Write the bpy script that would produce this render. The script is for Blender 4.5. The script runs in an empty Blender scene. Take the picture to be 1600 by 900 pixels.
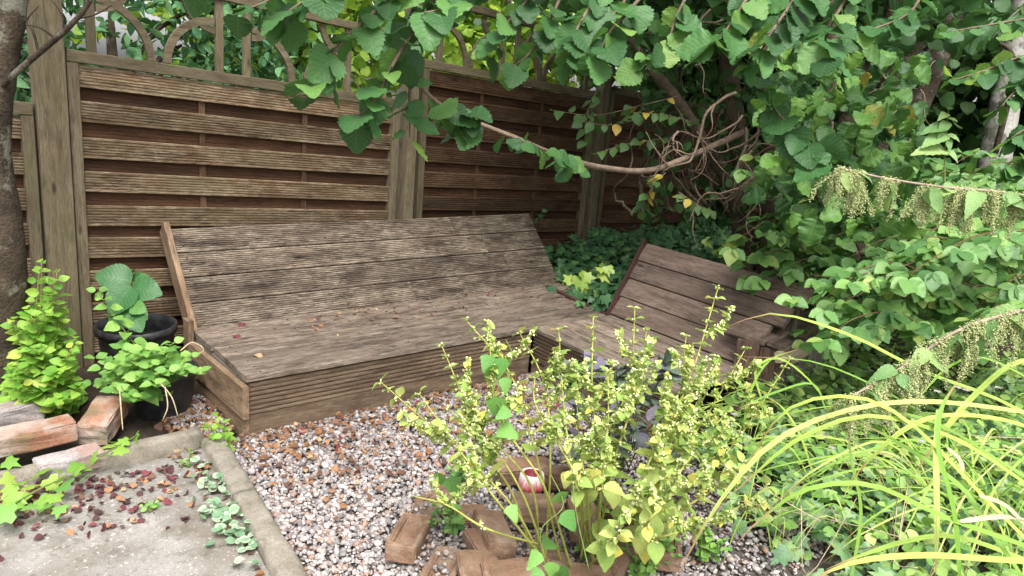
import bpy, math, random
import numpy as np
from mathutils import Matrix, Vector
rng = np.random.default_rng(7); random.seed(7)
SC = bpy.context.scene
COL = SC.collection
# ------------------------------------------------------------------ camera
CAM = np.array([-1.1396, -2.9336, 1.4449]); YAW, PITCH, ROLL, FPX = 0.7179, 0.2474, 0.0869, 1175.33
_f = np.array([math.sin(YAW)*math.cos(PITCH), math.cos(YAW)*math.cos(PITCH), -math.sin(PITCH)])
_r0 = np.array([math.cos(YAW), -math.sin(YAW), 0.0]); _u0 = np.cross(_r0, _f)
_r = math.cos(ROLL)*_r0 + math.sin(ROLL)*_u0; _u = -math.sin(ROLL)*_r0 + math.cos(ROLL)*_u0
cd = bpy.data.cameras.new('camera'); cam = bpy.data.objects.new('camera', cd); COL.objects.link(cam)
cam.matrix_world = Matrix(((_r[0], _u[0], -_f[0], CAM[0]), (_r[1], _u[1], -_f[1], CAM[1]), (_r[2], _u[2], -_f[2], CAM[2]), (0, 0, 0, 1)))
cd.sensor_width = 36; cd.lens = FPX/1600*36; cd.clip_start = 0.05; cd.clip_end = 500
SC.camera = cam
# ------------------------------------------------------------------ sky and sun (bright overcast)
SUN_EL, SUN_AZ = 58, 205          # azimuth clockwise from +Y
w = bpy.data.worlds.new('World'); SC.world = w; w.use_nodes = True
nt = w.node_tree; bg = nt.nodes['Background']
sky = nt.nodes.new('ShaderNodeTexSky'); sky.sky_type = 'NISHITA'; sky.sun_disc = False
sky.sun_elevation = math.radians(SUN_EL); sky.sun_rotation = math.radians(SUN_AZ); sky.air_density = 1.0; sky.dust_density = 4.0; sky.ozone_density = 1.0
hs = nt.nodes.new('ShaderNodeHueSaturation'); hs.inputs['Saturation'].default_value = 0.18
nt.links.new(sky.outputs[0], hs.inputs['Color']); nt.links.new(hs.outputs[0], bg.inputs[0]); bg.inputs[1].default_value = 0.15
sl = bpy.data.lights.new('sun', 'SUN'); sl.energy = 2.4; sl.angle = math.radians(30); sl.color = (1, .96, .9)
so = bpy.data.objects.new('sun', sl); COL.objects.link(so)
a = math.radians(SUN_AZ); e = math.radians(SUN_EL)
so.rotation_euler = Vector((math.sin(a)*math.cos(e), math.cos(a)*math.cos(e), math.sin(e))).to_track_quat('Z', 'Y').to_euler()
SC.view_settings.view_transform = 'Standard'; SC.view_settings.look = 'None'
SC.view_settings.exposure = 1.34; SC.view_settings.gamma = 1.0
try:
    SC.cycles.max_bounces = 8; SC.cycles.diffuse_bounces = 4; SC.cycles.transmission_bounces = 4; SC.cycles.transparent_max_bounces = 4
except Exception: pass
# ------------------------------------------------------------------ helpers
def ray(x, y): return _f + _r*(x-800)/FPX - _u*(y-450)/FPX
def at(x, y, d): return CAM + ray(x, y)*d                       # photo point at a forward distance in metres
def on(x, y, ax, v):
    d = ray(x, y); return CAM + d*((v-CAM[ax])/d[ax])
V3 = lambda *a: np.array(a, float)
def unit(v): v = np.asarray(v, float); return v/np.maximum(np.linalg.norm(v, axis=-1, keepdims=True), 1e-9)
def mesh(name, V, F, uv=None, var=None, smooth=True):
    """V (n,3), F (m,k) faces of equal size; uv per vertex, var per vertex."""
    V = np.asarray(V, np.float32); F = np.asarray(F, np.int32); k = F.shape[1]
    me = bpy.data.meshes.new(name); me.vertices.add(len(V)); me.vertices.foreach_set('co', V.ravel())
    me.loops.add(F.size); me.loops.foreach_set('vertex_index', F.ravel())
    me.polygons.add(len(F)); me.polygons.foreach_set('loop_start', np.arange(0, F.size, k, dtype=np.int32))
    me.polygons.foreach_set('loop_total', np.full(len(F), k, np.int32))
    me.polygons.foreach_set('use_smooth', np.full(len(F), smooth, bool))
    if uv is not None:
        l = me.uv_layers.new(name='UVMap'); l.data.foreach_set('uv', np.asarray(uv, np.float32)[F.ravel()].ravel())
    if var is not None:
        at_ = me.attributes.new('var', 'FLOAT', 'POINT'); at_.data.foreach_set('value', np.asarray(var, np.float32))
    me.update(calc_edges=True); me.validate()
    return me
def thing(name, label, cat, loc, group=None):
    o = bpy.data.objects.new(name, None); COL.objects.link(o); o.empty_display_size = .05
    o.location = loc; o['label'] = label; o['category'] = cat
    if group: o['group'] = group
    return o
def obj(name, me, mat, parent=None, M=None, kind=None):
    o = bpy.data.objects.new(name, me); COL.objects.link(o)
    if mat is not None and len(me.materials) == 0: me.materials.append(mat)
    M = M if M is not None else Matrix.Identity(4)
    if parent is not None:
        o.parent = parent
        M = Matrix.Translation(-wloc(parent)) @ M
    o.matrix_basis = M
    if kind: o['kind'] = kind
    return o
def wloc(o):
    l = Vector(o.location)
    while o.parent is not None: o = o.parent; l = l + Vector(o.location)
    return l
def tag(o, label, cat, group=None):
    o['label'] = label; o['category'] = cat
    if group: o['group'] = group
    return o
def frame(o, x, y, z):
    return Matrix(((x[0], y[0], z[0], o[0]), (x[1], y[1], z[1], o[1]), (x[2], y[2], z[2], o[2]), (0, 0, 0, 1)))
def axes(x, zhint):
    x = unit(x); z = unit(np.asarray(zhint, float) - x*np.dot(zhint, x)); return x, np.cross(z, x), z
# --- node helpers
def newmat(name):
    m = bpy.data.materials.new(name); m.use_nodes = True; t = m.node_tree
    return m, t, t.nodes['Principled BSDF'], t.nodes['Material Output']
def N(t, typ, **kw):
    n = t.nodes.new('ShaderNode'+typ)
    for k, v in kw.items():
        if k.startswith('i_'): n.inputs[int(k[2:]) if k[2:].isdigit() else k[2:].replace('_', ' ')].default_value = v
        else: setattr(n, k, v)
    return n
def ramp(t, src, stops, interp='LINEAR'):
    r = t.nodes.new('ShaderNodeValToRGB'); r.color_ramp.interpolation = interp; el = r.color_ramp.elements
    while len(el) < len(stops): el.new(0.5)
    for q, (p, c) in zip(el, stops): q.position = p; q.color = (*c, 1) if len(c) == 3 else c
    t.links.new(src, r.inputs[0]); return r.outputs[0]
def grey(v): return (v, v, v)
def mixc(t, f, A, B, mode='MIX'):
    m = t.nodes.new('ShaderNodeMix'); m.data_type = 'RGBA'; m.blend_type = mode
    for s, v in ((m.inputs[0], f), (m.inputs[6], A), (m.inputs[7], B)):
        if hasattr(v, 'is_output') or isinstance(v, bpy.types.NodeSocket): t.links.new(v, s)
        elif isinstance(v, (int, float)): s.default_value = v
        else: s.default_value = (*v, 1)
    return m.outputs[2]
def math_(t, op, A, B=None):
    m = t.nodes.new('ShaderNodeMath'); m.operation = op
    for s, v in ((m.inputs[0], A), (m.inputs[1], B)):
        if v is None: continue
        if isinstance(v, bpy.types.NodeSocket): t.links.new(v, s)
        else: s.default_value = v
    return m.outputs[0]
def coords(t, scale, rand=True, kind='Object'):
    tc = N(t, 'TexCoord'); src = tc.outputs[kind]
    if rand:
        oi = N(t, 'ObjectInfo'); ad = N(t, 'VectorMath', operation='ADD'); mu = math_(t, 'MULTIPLY', oi.outputs['Random'], 37.0)
        cb = N(t, 'CombineXYZ'); t.links.new(mu, cb.inputs[0]); t.links.new(mu, cb.inputs[1]); t.links.new(mu, cb.inputs[2])
        t.links.new(src, ad.inputs[0]); t.links.new(cb.outputs[0], ad.inputs[1]); src = ad.outputs[0]
    mp = N(t, 'Mapping'); mp.inputs['Scale'].default_value = scale; t.links.new(src, mp.inputs[0]); return mp.outputs[0]
def noise(t, vec, scale, detail=5, rough=.6, dist=0.0):
    n = N(t, 'TexNoise'); t.links.new(vec, n.inputs['Vector']); n.inputs['Scale'].default_value = scale
    n.inputs['Detail'].default_value = detail; n.inputs['Roughness'].default_value = rough; n.inputs['Distortion'].default_value = dist
    return n.outputs['Fac']
def bump(t, h, bs, strength=.4, dist=.01):
    b = N(t, 'Bump'); b.inputs['Strength'].default_value = strength; b.inputs['Distance'].default_value = dist
    t.links.new(h, b.inputs['Height']); t.links.new(b.outputs[0], bs.inputs['Normal'])
# ------------------------------------------------------------------ materials
def wood(name, dark, mid, light, pale, pale_amt=.5, stain=.6, green=None, rough=.85, vary=.2):
    m, t, bs, out = newmat(name)
    g = noise(t, coords(t, (2.0, 24, 24)), 1.6, 9, .7, .4)
    col = ramp(t, g, [(.28, dark), (.5, mid), (.72, light)])
    fine = noise(t, coords(t, (15, 190, 190)), 1.2, 5, .75, .3)
    blot = noise(t, coords(t, (3.5, 9, 9)), 1.5, 6, .7)
    # weathered silvery streaks that follow the grain
    pm = math_(t, 'MULTIPLY', ramp(t, fine, [(.44, grey(0)), (.56, grey(1))]), ramp(t, blot, [(.40, grey(0.1)), (.58, grey(1))]))
    col = mixc(t, math_(t, 'MULTIPLY', pm, pale_amt), col, pale)
    st = noise(t, coords(t, (2.2, 13, 13)), 1.7, 9, .78, .5)
    sm = ramp(t, st, [(.47, grey(0)), (.60, grey(1))])
    sm2 = math_(t, 'MULTIPLY', sm, ramp(t, fine, [(.35, grey(1)), (.62, grey(.35))]))
    col = mixc(t, math_(t, 'MULTIPLY', sm2, stain), col, tuple(c*.35 for c in dark))
    vo = N(t, 'TexVoronoi'); t.links.new(coords(t, (1.7, 5.5, 5.5)), vo.inputs['Vector']); vo.inputs['Scale'].default_value = 1.7
    col = mixc(t, ramp(t, vo.outputs['Distance'], [(.05, grey(.85)), (.12, grey(0))]), col, tuple(c*.3 for c in dark))
    if green:
        gm = ramp(t, noise(t, coords(t, (1.5, 3, 3)), 2.0, 4, .6), [(.42, grey(0)), (.7, grey(.5))])
        col = mixc(t, gm, col, green)
    oi = N(t, 'ObjectInfo'); hv = N(t, 'HueSaturation'); t.links.new(col, hv.inputs['Color'])
    mr = N(t, 'MapRange'); mr.inputs[3].default_value = 1-vary; mr.inputs[4].default_value = 1+vary*.9; t.links.new(oi.outputs['Random'], mr.inputs[0])
    t.links.new(mr.outputs[0], hv.inputs['Value']); t.links.new(hv.outputs[0], bs.inputs['Base Color'])
    bs.inputs['Roughness'].default_value = rough; bs.inputs['Specular IOR Level'].default_value = .25
    hgt = math_(t, 'ADD', fine, math_(t, 'MULTIPLY', g, .8)); bump(t, hgt, bs, .55, .004)
    return m
def leafmat(name, stops, trans=.35, rough=.45, veins=8, spec=.35, blotch=None, tint=(1.0, 1.0, .45), margin=None):
    m, t, bs, out = newmat(name)
    va = N(t, 'Attribute', attribute_name='var'); oi = N(t, 'ObjectInfo')
    v = math_(t, 'FRACT', math_(t, 'ADD', va.outputs['Fac'], oi.outputs['Random']))
    col = ramp(t, v, stops)
    uv = N(t, 'UVMap'); sx = N(t, 'SeparateXYZ'); t.links.new(uv.outputs[0], sx.inputs[0])
    au = math_(t, 'ABSOLUTE', sx.outputs[0])
    ph = math_(t, 'SUBTRACT', math_(t, 'MULTIPLY', sx.outputs[1], veins), math_(t, 'MULTIPLY', au, veins*.32))
    pp = math_(t, 'PINGPONG', ph, .5)
    vn = math_(t, 'MAXIMUM', ramp(t, pp, [(0, grey(1)), (.16, grey(0))]), ramp(t, au, [(.0, grey(1)), (.07, grey(0))]))
    col = mixc(t, math_(t, 'MULTIPLY', vn, .16), col, (.35, .42, .16))
    tc = coords(t, (1, 1, 1), True)
    nz = noise(t, tc, 28, 3, .6)
    col = mixc(t, ramp(t, nz, [(.35, grey(.30)), (.6, grey(0))]), col, (.012, .03, .008))
    if margin is not None:
        mm = math_(t, 'MULTIPLY', ramp(t, math_(t, 'ADD', au, math_(t, 'MULTIPLY', nz, .7)), [(.75, grey(0)), (.95, grey(1))]), ramp(t, v, [(.35, grey(0)), (.4, grey(1))]))
        col = mixc(t, mm, col, margin)
    if blotch is not None:
        col = mixc(t, ramp(t, noise(t, tc, 45, 2), [(.62, grey(0)), (.7, grey(1))]), col, blotch)
    t.links.new(col, bs.inputs['Base Color']); bs.inputs['Roughness'].default_value = rough; bs.inputs['Specular IOR Level'].default_value = spec
    hh = math_(t, 'ADD', math_(t, 'MULTIPLY', pp, 1.0), math_(t, 'MULTIPLY', nz, .5)); bump(t, hh, bs, .3, .003)
    tr = N(t, 'BsdfTranslucent'); tcx = mixc(t, 1.0, col, tint, 'MULTIPLY')
    bc = N(t, 'BrightContrast'); bc.inputs['Bright'].default_value = .02; t.links.new(tcx, bc.inputs[0]); t.links.new(bc.outputs[0], tr.inputs[0])
    mx = N(t, 'MixShader'); mx.inputs[0].default_value = trans
    t.links.new(bs.outputs[0], mx.inputs[1]); t.links.new(tr.outputs[0], mx.inputs[2]); t.links.new(mx.outputs[0], out.inputs[0])
    return m
def strapmat():
    m, t, bs, out = newmat('strap_leaf')
    va = N(t, 'Attribute', attribute_name='var'); uv = N(t, 'UVMap'); sx = N(t, 'SeparateXYZ'); t.links.new(uv.outputs[0], sx.inputs[0])
    col = ramp(t, va.outputs['Fac'], [(0, (.17, .34, .05)), (.4, (.30, .47, .07)), (.75, (.44, .57, .11)), (.92, (.55, .58, .2)), (1, (.5, .44, .24))])
    cv = N(t, 'CombineXYZ'); t.links.new(math_(t, 'MULTIPLY', sx.outputs[0], 9.0), cv.inputs[0]); t.links.new(math_(t, 'MULTIPLY', sx.outputs[1], 2.5), cv.inputs[1]); t.links.new(math_(t, 'MULTIPLY', va.outputs['Fac'], 31.0), cv.inputs[2])
    st = noise(t, cv.outputs[0], 1.0, 4, .6); col = mixc(t, ramp(t, st, [(.35, grey(.55)), (.6, grey(0))]), col, (.12, .25, .04))
    au = math_(t, 'ABSOLUTE', sx.outputs[0]); col = mixc(t, ramp(t, au, [(0, grey(.5)), (.15, grey(0))]), col, (.13, .28, .04))
    tip = ramp(t, math_(t, 'ADD', sx.outputs[1], math_(t, 'MULTIPLY', st, .2)), [(.93, grey(0)), (1.04, grey(1))]); col = mixc(t, tip, col, (.34, .22, .10))
    c2 = coords(t, (1, 1, 1), False); col = mixc(t, ramp(t, noise(t, c2, 60, 2), [(.66, grey(0)), (.72, grey(.8))]), col, (.36, .25, .1))
    t.links.new(col, bs.inputs['Base Color']); bs.inputs['Roughness'].default_value = .5; bs.inputs['Specular IOR Level'].default_value = .3; bump(t, st, bs, .4, .002)
    tr = N(t, 'BsdfTranslucent'); t.links.new(col, tr.inputs[0]); mx = N(t, 'MixShader'); mx.inputs[0].default_value = .35
    t.links.new(bs.outputs[0], mx.inputs[1]); t.links.new(tr.outputs[0], mx.inputs[2]); t.links.new(mx.outputs[0], out.inputs[0]); return m
def mottled(name, stops, scale=20, rough=.9, bstr=.5, bdist=.01, scale2=120, over=None, rand=True):
    m, t, bs, out = newmat(name)
    c = coords(t, (1, 1, 1), rand)
    n1 = noise(t, c, scale, 8, .65); n2 = noise(t, c, scale2, 4, .6)
    col = ramp(t, n1, stops)
    col = mixc(t, ramp(t, n2, [(.3, grey(.5)), (.6, grey(0))]), col, tuple(x*.45 for x in stops[0][1]))
    if over:
        for (sc, lo, hi, cc, am) in over:
            col = mixc(t, ramp(t, noise(t, c, sc, 5, .65), [(lo, grey(0)), (hi, grey(am))]), col, cc)
    t.links.new(col, bs.inputs['Base Color']); bs.inputs['Roughness'].default_value = rough; bs.inputs['Specular IOR Level'].default_value = .25
    bump(t, math_(t, 'ADD', n1, math_(t, 'MULTIPLY', n2, .5)), bs, bstr, bdist); return m
def varmat(name, stops, rough=.6, interp='LINEAR', nscale=60, namt=.35):
    m, t, bs, out = newmat(name)
    va = N(t, 'Attribute', attribute_name='var'); col = ramp(t, va.outputs['Fac'], stops, interp)
    nz = noise(t, coords(t, (1, 1, 1), False), nscale, 4)
    col = mixc(t, ramp(t, nz, [(.35, grey(namt)), (.65, grey(0))]), col, (.04, .035, .03))
    t.links.new(col, bs.inputs['Base Color']); bs.inputs['Roughness'].default_value = rough; bs.inputs['Specular IOR Level'].default_value = .3
    return m
MAT = dict(
 deck=wood('deck_wood', (.038, .026, .019), (.088, .063, .046), (.142, .105, .078), (.33, .275, .21), .85, .97),
 seat=wood('seat_wood', (.058, .040, .029), (.128, .094, .070), (.195, .148, .114), (.35, .29, .235), .75, .95),
 fascia=wood('fascia_wood', (.07, .043, .027), (.145, .098, .062), (.215, .152, .10), (.32, .25, .18), .4, .7),
 side=wood('side_wood', (.075, .044, .026), (.165, .103, .062), (.24, .16, .10), (.38, .29, .2), .55, .75),
 arm=wood('arm_wood', (.06, .041, .032), (.128, .09, .071), (.19, .138, .11), (.28, .22, .18), .4, .7),
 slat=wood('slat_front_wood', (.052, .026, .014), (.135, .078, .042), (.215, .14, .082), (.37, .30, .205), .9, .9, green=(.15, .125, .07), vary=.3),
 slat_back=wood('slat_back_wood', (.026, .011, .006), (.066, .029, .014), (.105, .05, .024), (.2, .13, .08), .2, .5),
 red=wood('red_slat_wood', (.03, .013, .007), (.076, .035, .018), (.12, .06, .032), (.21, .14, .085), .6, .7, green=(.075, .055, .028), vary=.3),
 post=wood('post_wood', (.06, .043, .025), (.125, .096, .058), (.185, .145, .095), (.25, .21, .15), .45, .6, green=(.105, .10, .05)),
 pale=wood('broken_wood', (.22, .16, .10), (.40, .31, .21), (.52, .43, .31), (.6, .52, .4), .4, .2),
 painted=wood('brown_painted_wood', (.05, .028, .022), (.085, .05, .04), (.115, .07, .056), (.34, .24, .17), .55, .3),
 maroon=wood('maroon_edge_wood', (.035, .015, .014), (.07, .028, .025), (.1, .045, .04), (.16, .1, .09), .3, .3),
 greyw=wood('grey_wood', (.07, .06, .05), (.16, .14, .12), (.25, .22, .19), (.32, .29, .25), .4, .4),
 soil=mottled('soil', [(.3, (.022, .016, .011)), (.7, (.07, .05, .035))], 12, .95, .8, .02, 90),
 bed=mottled('gravel_bed', [(.3, (.05, .042, .036)), (.7, (.13, .11, .1))], 30, .95, .6, .01, 160),
 slab=mottled('concrete_slab', [(.3, (.185, .17, .155)), (.55, (.275, .257, .238)), (.75, (.36, .338, .315))], 5, .92, .9, .008, 220,
              [(3.2, .46, .62, (.13, .105, .08), .6), (11, .54, .64, (.11, .095, .07), .55), (40, .56, .64, (.1, .085, .07), .55), (70, .60, .66, (.55, .52, .48), .6)], False),
 kerb=mottled('kerb_concrete', [(.3, (.15, .13, .10)), (.7, (.31, .28, .235))], 9, .95, .8, .008, 150, [(14, .55, .66, (.1, .1, .06), .6)]),
 brick=mottled('brown_brick', [(.3, (.15, .085, .055)), (.55, (.23, .14, .092)), (.75, (.30, .195, .135))], 14, .93, .6, .004, 160, [(30, .55, .66, (.11, .085, .06), .7), (6, .5, .64, (.36, .29, .22), .45), (9, .55, .68, (.1, .1, .05), .5)]),
 rbrick=mottled('red_brick', [(.35, (.22, .10, .06)), (.6, (.34, .18, .12)), (.8, (.40, .26, .19))], 9, .95, .9, .006, 120,
                [(5, .48, .6, (.34, .31, .28), .6), (7, .5, .62, (.12, .11, .06), .65)]),
 wbrick=mottled('grey_brick', [(.35, (.24, .20, .19)), (.7, (.40, .37, .36))], 9, .95, .8, .006, 120, [(6, .5, .62, (.24, .13, .1), .6)]),
 pebble=varmat('pebbles', [(0, (.30, .275, .27)), (.16, (.40, .37, .36)), (.30, (.215, .195, .195)), (.42, (.36, .29, .265)), (.56, (.52, .49, .47)), (.64, (.16, .14, .14)),
                           (.72, (.28, .19, .155)), (.80, (.39, .345, .335)), (.91, (.34, .215, .15)), (.96, (.27, .25, .265))], .75, 'CONSTANT', 140, .35),
 litter=varmat('dry_leaf', [(0, (.27, .12, .05)), (.25, (.14, .065, .035)), (.45, (.32, .17, .08)), (.62, (.11, .05, .04)), (.75, (.2, .10, .06)), (.86, (.40, .28, .15)), (.97, (.16, .03, .035))], .8, 'CONSTANT', 60, .4),
 redlitter=varmat('red_dry_leaf', [(0, (.075, .02, .026)), (.25, (.13, .03, .04)), (.45, (.29, .15, .075)), (.58, (.05, .02, .02)), (.74, (.17, .04, .05)), (.84, (.36, .24, .13)), (.93, (.12, .06, .04))], .75, 'CONSTANT', 60, .35),
 bark=mottled('hazel_bark', [(.3, (.045, .033, .022)), (.7, (.15, .115, .08))], 18, .95, 1, .01, 140),
 barkd=mottled('dark_bark', [(.3, (.03, .022, .015)), (.6, (.085, .062, .042)), (.75, (.15, .13, .1))], 10, .95, 1, .02, 90, [(9, .56, .64, (.24, .24, .19), .6)]),
 twig=mottled('twig_bark', [(.3, (.10, .07, .05)), (.7, (.26, .19, .14))], 18, .9, .8, .005, 140),
 birch=mottled('birch_bark', [(.3, (.2, .185, .165)), (.7, (.38, .365, .34))], 5, .8, .5, .01, 60, [(11, .5, .6, (.05, .045, .04), .9), (5, .5, .62, (.12, .14, .08), .6)]),
 screw=mottled('rusty_screw', [(.3, (.035, .025, .02)), (.7, (.08, .06, .05))], 40, .7),
 stem=mottled('green_stem', [(.3, (.22, .24, .05)), (.7, (.38, .37, .10))], 12, .7, .2, .003, 80),
 stemg=mottled('dark_green_stem', [(.3, (.08, .13, .03)), (.7, (.17, .22, .06))], 12, .7, .2, .003, 80),
 stemr=mottled('red_stem', [(.3, (.10, .05, .03)), (.7, (.17, .10, .055))], 12, .7, .2, .003, 80),
 nstem=mottled('nettle_stem', [(.3, (.22, .15, .13)), (.7, (.36, .28, .22))], 12, .7, .2, .003, 80),
 straw=mottled('straw', [(.3, (.32, .25, .15)), (.7, (.5, .42, .28))], 12, .8, .2, .003, 80),
)
def plastic(name, c, rough=.4):
    m, t, bs, out = newmat(name); nz = noise(t, coords(t, (1, 1, 1)), 30, 4)
    t.links.new(mixc(t, ramp(t, nz, [(.4, grey(0)), (.75, grey(.35))]), c, (.12, .11, .1)), bs.inputs['Base Color']); bs.inputs['Roughness'].default_value = rough; return m
MAT['pot'] = plastic('black_plastic', (.012, .013, .016), .42)
def capmat():
    m, t, bs, out = newmat('faded_red_plastic')
    tc = N(t, 'TexCoord'); sx = N(t, 'SeparateXYZ'); t.links.new(tc.outputs['Object'], sx.inputs[0])
    nz = noise(t, coords(t, (1, 1, .25), False), 90, 4, .7)
    k = math_(t, 'SUBTRACT', math_(t, 'ADD', math_(t, 'MULTIPLY', sx.outputs[2], 9.0), math_(t, 'MULTIPLY', nz, .9)), .42)
    rr = math_(t, 'SQRT', math_(t, 'ADD', math_(t, 'MULTIPLY', sx.outputs[0], sx.outputs[0]), math_(t, 'MULTIPLY', sx.outputs[1], sx.outputs[1])))
    k = math_(t, 'SUBTRACT', k, math_(t, 'MULTIPLY', math_(t, 'LESS_THAN', rr, .0325), 1.0))  # red inside of the hole, painted darker to stand in for shade
    t.links.new(ramp(t, k, [(-.0, (.22, .012, .02)), (.05, (.5, .05, .07)), (.30, (.62, .30, .30)), (.42, (.72, .62, .60))]), bs.inputs['Base Color']); bs.inputs['Roughness'].default_value = .5; return m
MAT['cap'] = capmat()
# greens
MAT.update(
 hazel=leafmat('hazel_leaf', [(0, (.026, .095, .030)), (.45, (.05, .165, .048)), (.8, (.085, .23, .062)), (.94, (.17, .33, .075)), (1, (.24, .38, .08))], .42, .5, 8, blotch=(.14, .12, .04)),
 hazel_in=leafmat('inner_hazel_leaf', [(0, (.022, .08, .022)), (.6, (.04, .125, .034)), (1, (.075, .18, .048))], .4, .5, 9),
 crink=leafmat('crinkled_hazel_leaf', [(0, (.04, .12, .025)), (.5, (.09, .215, .04)), (.96, (.15, .30, .05)), (1, (.35, .28, .05))], .38, .5, 12),
 twoliv=leafmat('honeysuckle_leaf', [(0, (.035, .10, .03)), (.8, (.08, .17, .04)), (.86, (.5, .38, .05)), (1, (.45, .28, .05))], .35, .5, 6),
 ivy=leafmat('ivy_leaf', [(0, (.03, .105, .042)), (.6, (.062, .18, .068)), (.93, (.11, .26, .09)), (1, (.2, .33, .09))], .18, .4, 5, .4),
 limeivy=leafmat('lime_ivy_leaf', [(0, (.2, .32, .05)), (1, (.32, .42, .08))], .3, .4, 5),
 vivy=leafmat('variegated_ivy_leaf', [(0, (.09, .21, .09)), (.5, (.17, .32, .13)), (1, (.29, .45, .19))], .28, .45, 5, .4, margin=(.26, .38, .2)),
 glauc=leafmat('glaucous_leaf', [(0, (.15, .27, .16)), (.6, (.24, .37, .23)), (1, (.42, .52, .38))], .25, .6, 5, .3, margin=(.4, .5, .36)),
 balm=leafmat('lemon_balm_leaf', [(0, (.26, .40, .09)), (.45, (.40, .52, .14)), (.85, (.54, .60, .20)), (.95, (.66, .62, .16)), (1, (.7, .6, .12))], .4, .6, 7, .25, tint=(1, 1, .65)),
 bud=varmat('calyx', [(0, (.42, .52, .18)), (.5, (.56, .62, .26)), (1, (.68, .70, .36))], .7, 'LINEAR', 80, .1),
 catkin=varmat('nettle_flower', [(0, (.26, .32, .12)), (.5, (.38, .42, .18)), (1, (.50, .50, .26))], .8, 'LINEAR', 80, .2),
 mint=leafmat('mint_leaf', [(0, (.13, .33, .035)), (.5, (.24, .46, .06)), (.9, (.36, .56, .09)), (1, (.5, .55, .1))], .38, .5, 7),
 mint2=leafmat('balm_leaf_green', [(0, (.11, .28, .055)), (.5, (.20, .40, .08)), (1, (.30, .50, .12))], .35, .5, 7),
 hydr=leafmat('broad_ribbed_leaf', [(0, (.04, .15, .045)), (.7, (.07, .2, .06)), (1, (.12, .3, .06))], .3, .45, 9, .4),
 vine=leafmat('vine_leaf', [(0, (.17, .36, .05)), (.6, (.26, .45, .07)), (1, (.36, .5, .09))], .4, .5, 5),
 bind=leafmat('bindweed_leaf', [(0, (.10, .27, .06)), (1, (.2, .4, .09))], .35, .5, 5),
 bramble=leafmat('bramble_leaf', [(0, (.055, .165, .042)), (.5, (.13, .285, .07)), (.9, (.215, .395, .10)), (1, (.36, .46, .12))], .35, .45, 9, .45),
 nettle=leafmat('nettle_leaf', [(0, (.13, .27, .09)), (.6, (.22, .37, .13)), (1, (.34, .46, .16))], .35, .55, 9, .3),
 sage=leafmat('sage_leaf', [(0, (.09, .13, .10)), (.55, (.14, .18, .14)), (.65, (.14, .12, .19)), (1, (.2, .17, .25))], .15, .7, 7, .2),
 strap=leafmat('strap_leaf', [(0, (.20, .36, .04)), (.5, (.34, .5, .06)), (.85, (.48, .58, .09)), (1, (.55, .56, .14))], .35, .45, 0.01, .4),
 weed=leafmat('weed_leaf', [(0, (.14, .30, .07)), (.5, (.24, .42, .10)), (.9, (.36, .52, .15)), (1, (.5, .56, .2))], .35, .5, 6),
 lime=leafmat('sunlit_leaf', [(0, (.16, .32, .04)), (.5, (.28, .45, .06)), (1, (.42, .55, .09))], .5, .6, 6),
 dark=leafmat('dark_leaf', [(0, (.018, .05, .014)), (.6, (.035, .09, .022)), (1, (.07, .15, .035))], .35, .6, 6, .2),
 conifer=leafmat('conifer_spray', [(0, (.05, .15, .07)), (.6, (.09, .23, .10)), (1, (.15, .3, .13))], .25, .6, 14, .2),
 redleaf=leafmat('red_leaf', [(0, (.3, .05, .03)), (.5, (.45, .12, .04)), (1, (.5, .25, .08))], .4, .6, 6, .2, tint=(1, .8, .6)),
)
MAT['strap'] = strapmat()
# ------------------------------------------------------------------ leaf templates: base at origin, tip along +Y, face +Z
def leaf_t(prof, K=8, serr=0.0, fold=.25, droop=.25, ripple=0.0, cols=1, seed=0, tooth=2):
    """prof(v) half width (length 1). Returns V,F,UV (tris)."""
    r = np.random.default_rng(seed); V = []; UV = []
    n = K*tooth if serr > 0 else K
    for i in range(n+1):
        v = i/n; wd = max(prof(v), 0.0)
        edge = wd*(1 + (serr*r.uniform(.5, 1.3) if (serr > 0 and i % 2) else 0)) + .0005
        yb = v
        for j in range(-cols, cols+1):
            u = j/cols; x = u*(edge if abs(j) == cols else wd)
            z = fold*abs(x) - droop*v*v*.5 + ripple*math.sin(v*17 + seed)*abs(u)*.5 + ripple*r.uniform(-1, 1)*abs(u)
            y = yb - (serr*.10 if (serr > 0 and i % 2 == 0 and abs(j) == cols) else 0)
            V.append((x, y, z)); UV.append((u, v))
    m = 2*cols+1; F = []
    for i in range(n):
        for j in range(2*cols):
            a_ = i*m+j; b = a_+1; c = a_+m+1; d = a_+m
            F += [(a_, b, c), (a_, c, d)]
    return np.array(V, float), np.array(F), np.array(UV, float)
p_hazel = lambda v: .47*max(math.sin(math.pi*min(1, (v*.97+.03))**.82), 0)**.62*(1 - .25*v**3)
p_oval = lambda v: .37*max(math.sin(math.pi*v**.74), 0)**1.0
p_bram = lambda v: .36*max(math.sin(math.pi*v**.88), 0)**.8*(1-.1*v)
p_heart = lambda v: .46*(1-v)**.75*min(1, (v*9+.35))
p_lance = lambda v: .24*max(math.sin(math.pi*v**.72), 0)**.85
p_nettle = lambda v: .25*max(math.sin(math.pi*v**.6), 0)**.95
p_wide = lambda v: .50*max(math.sin(math.pi*min(1, v*.96+.04)**.74), 0)**.55*(1-.38*v**2.2)
p_round = lambda v: .46*max(math.sin(math.pi*v), 0)**.55
T = {}
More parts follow.
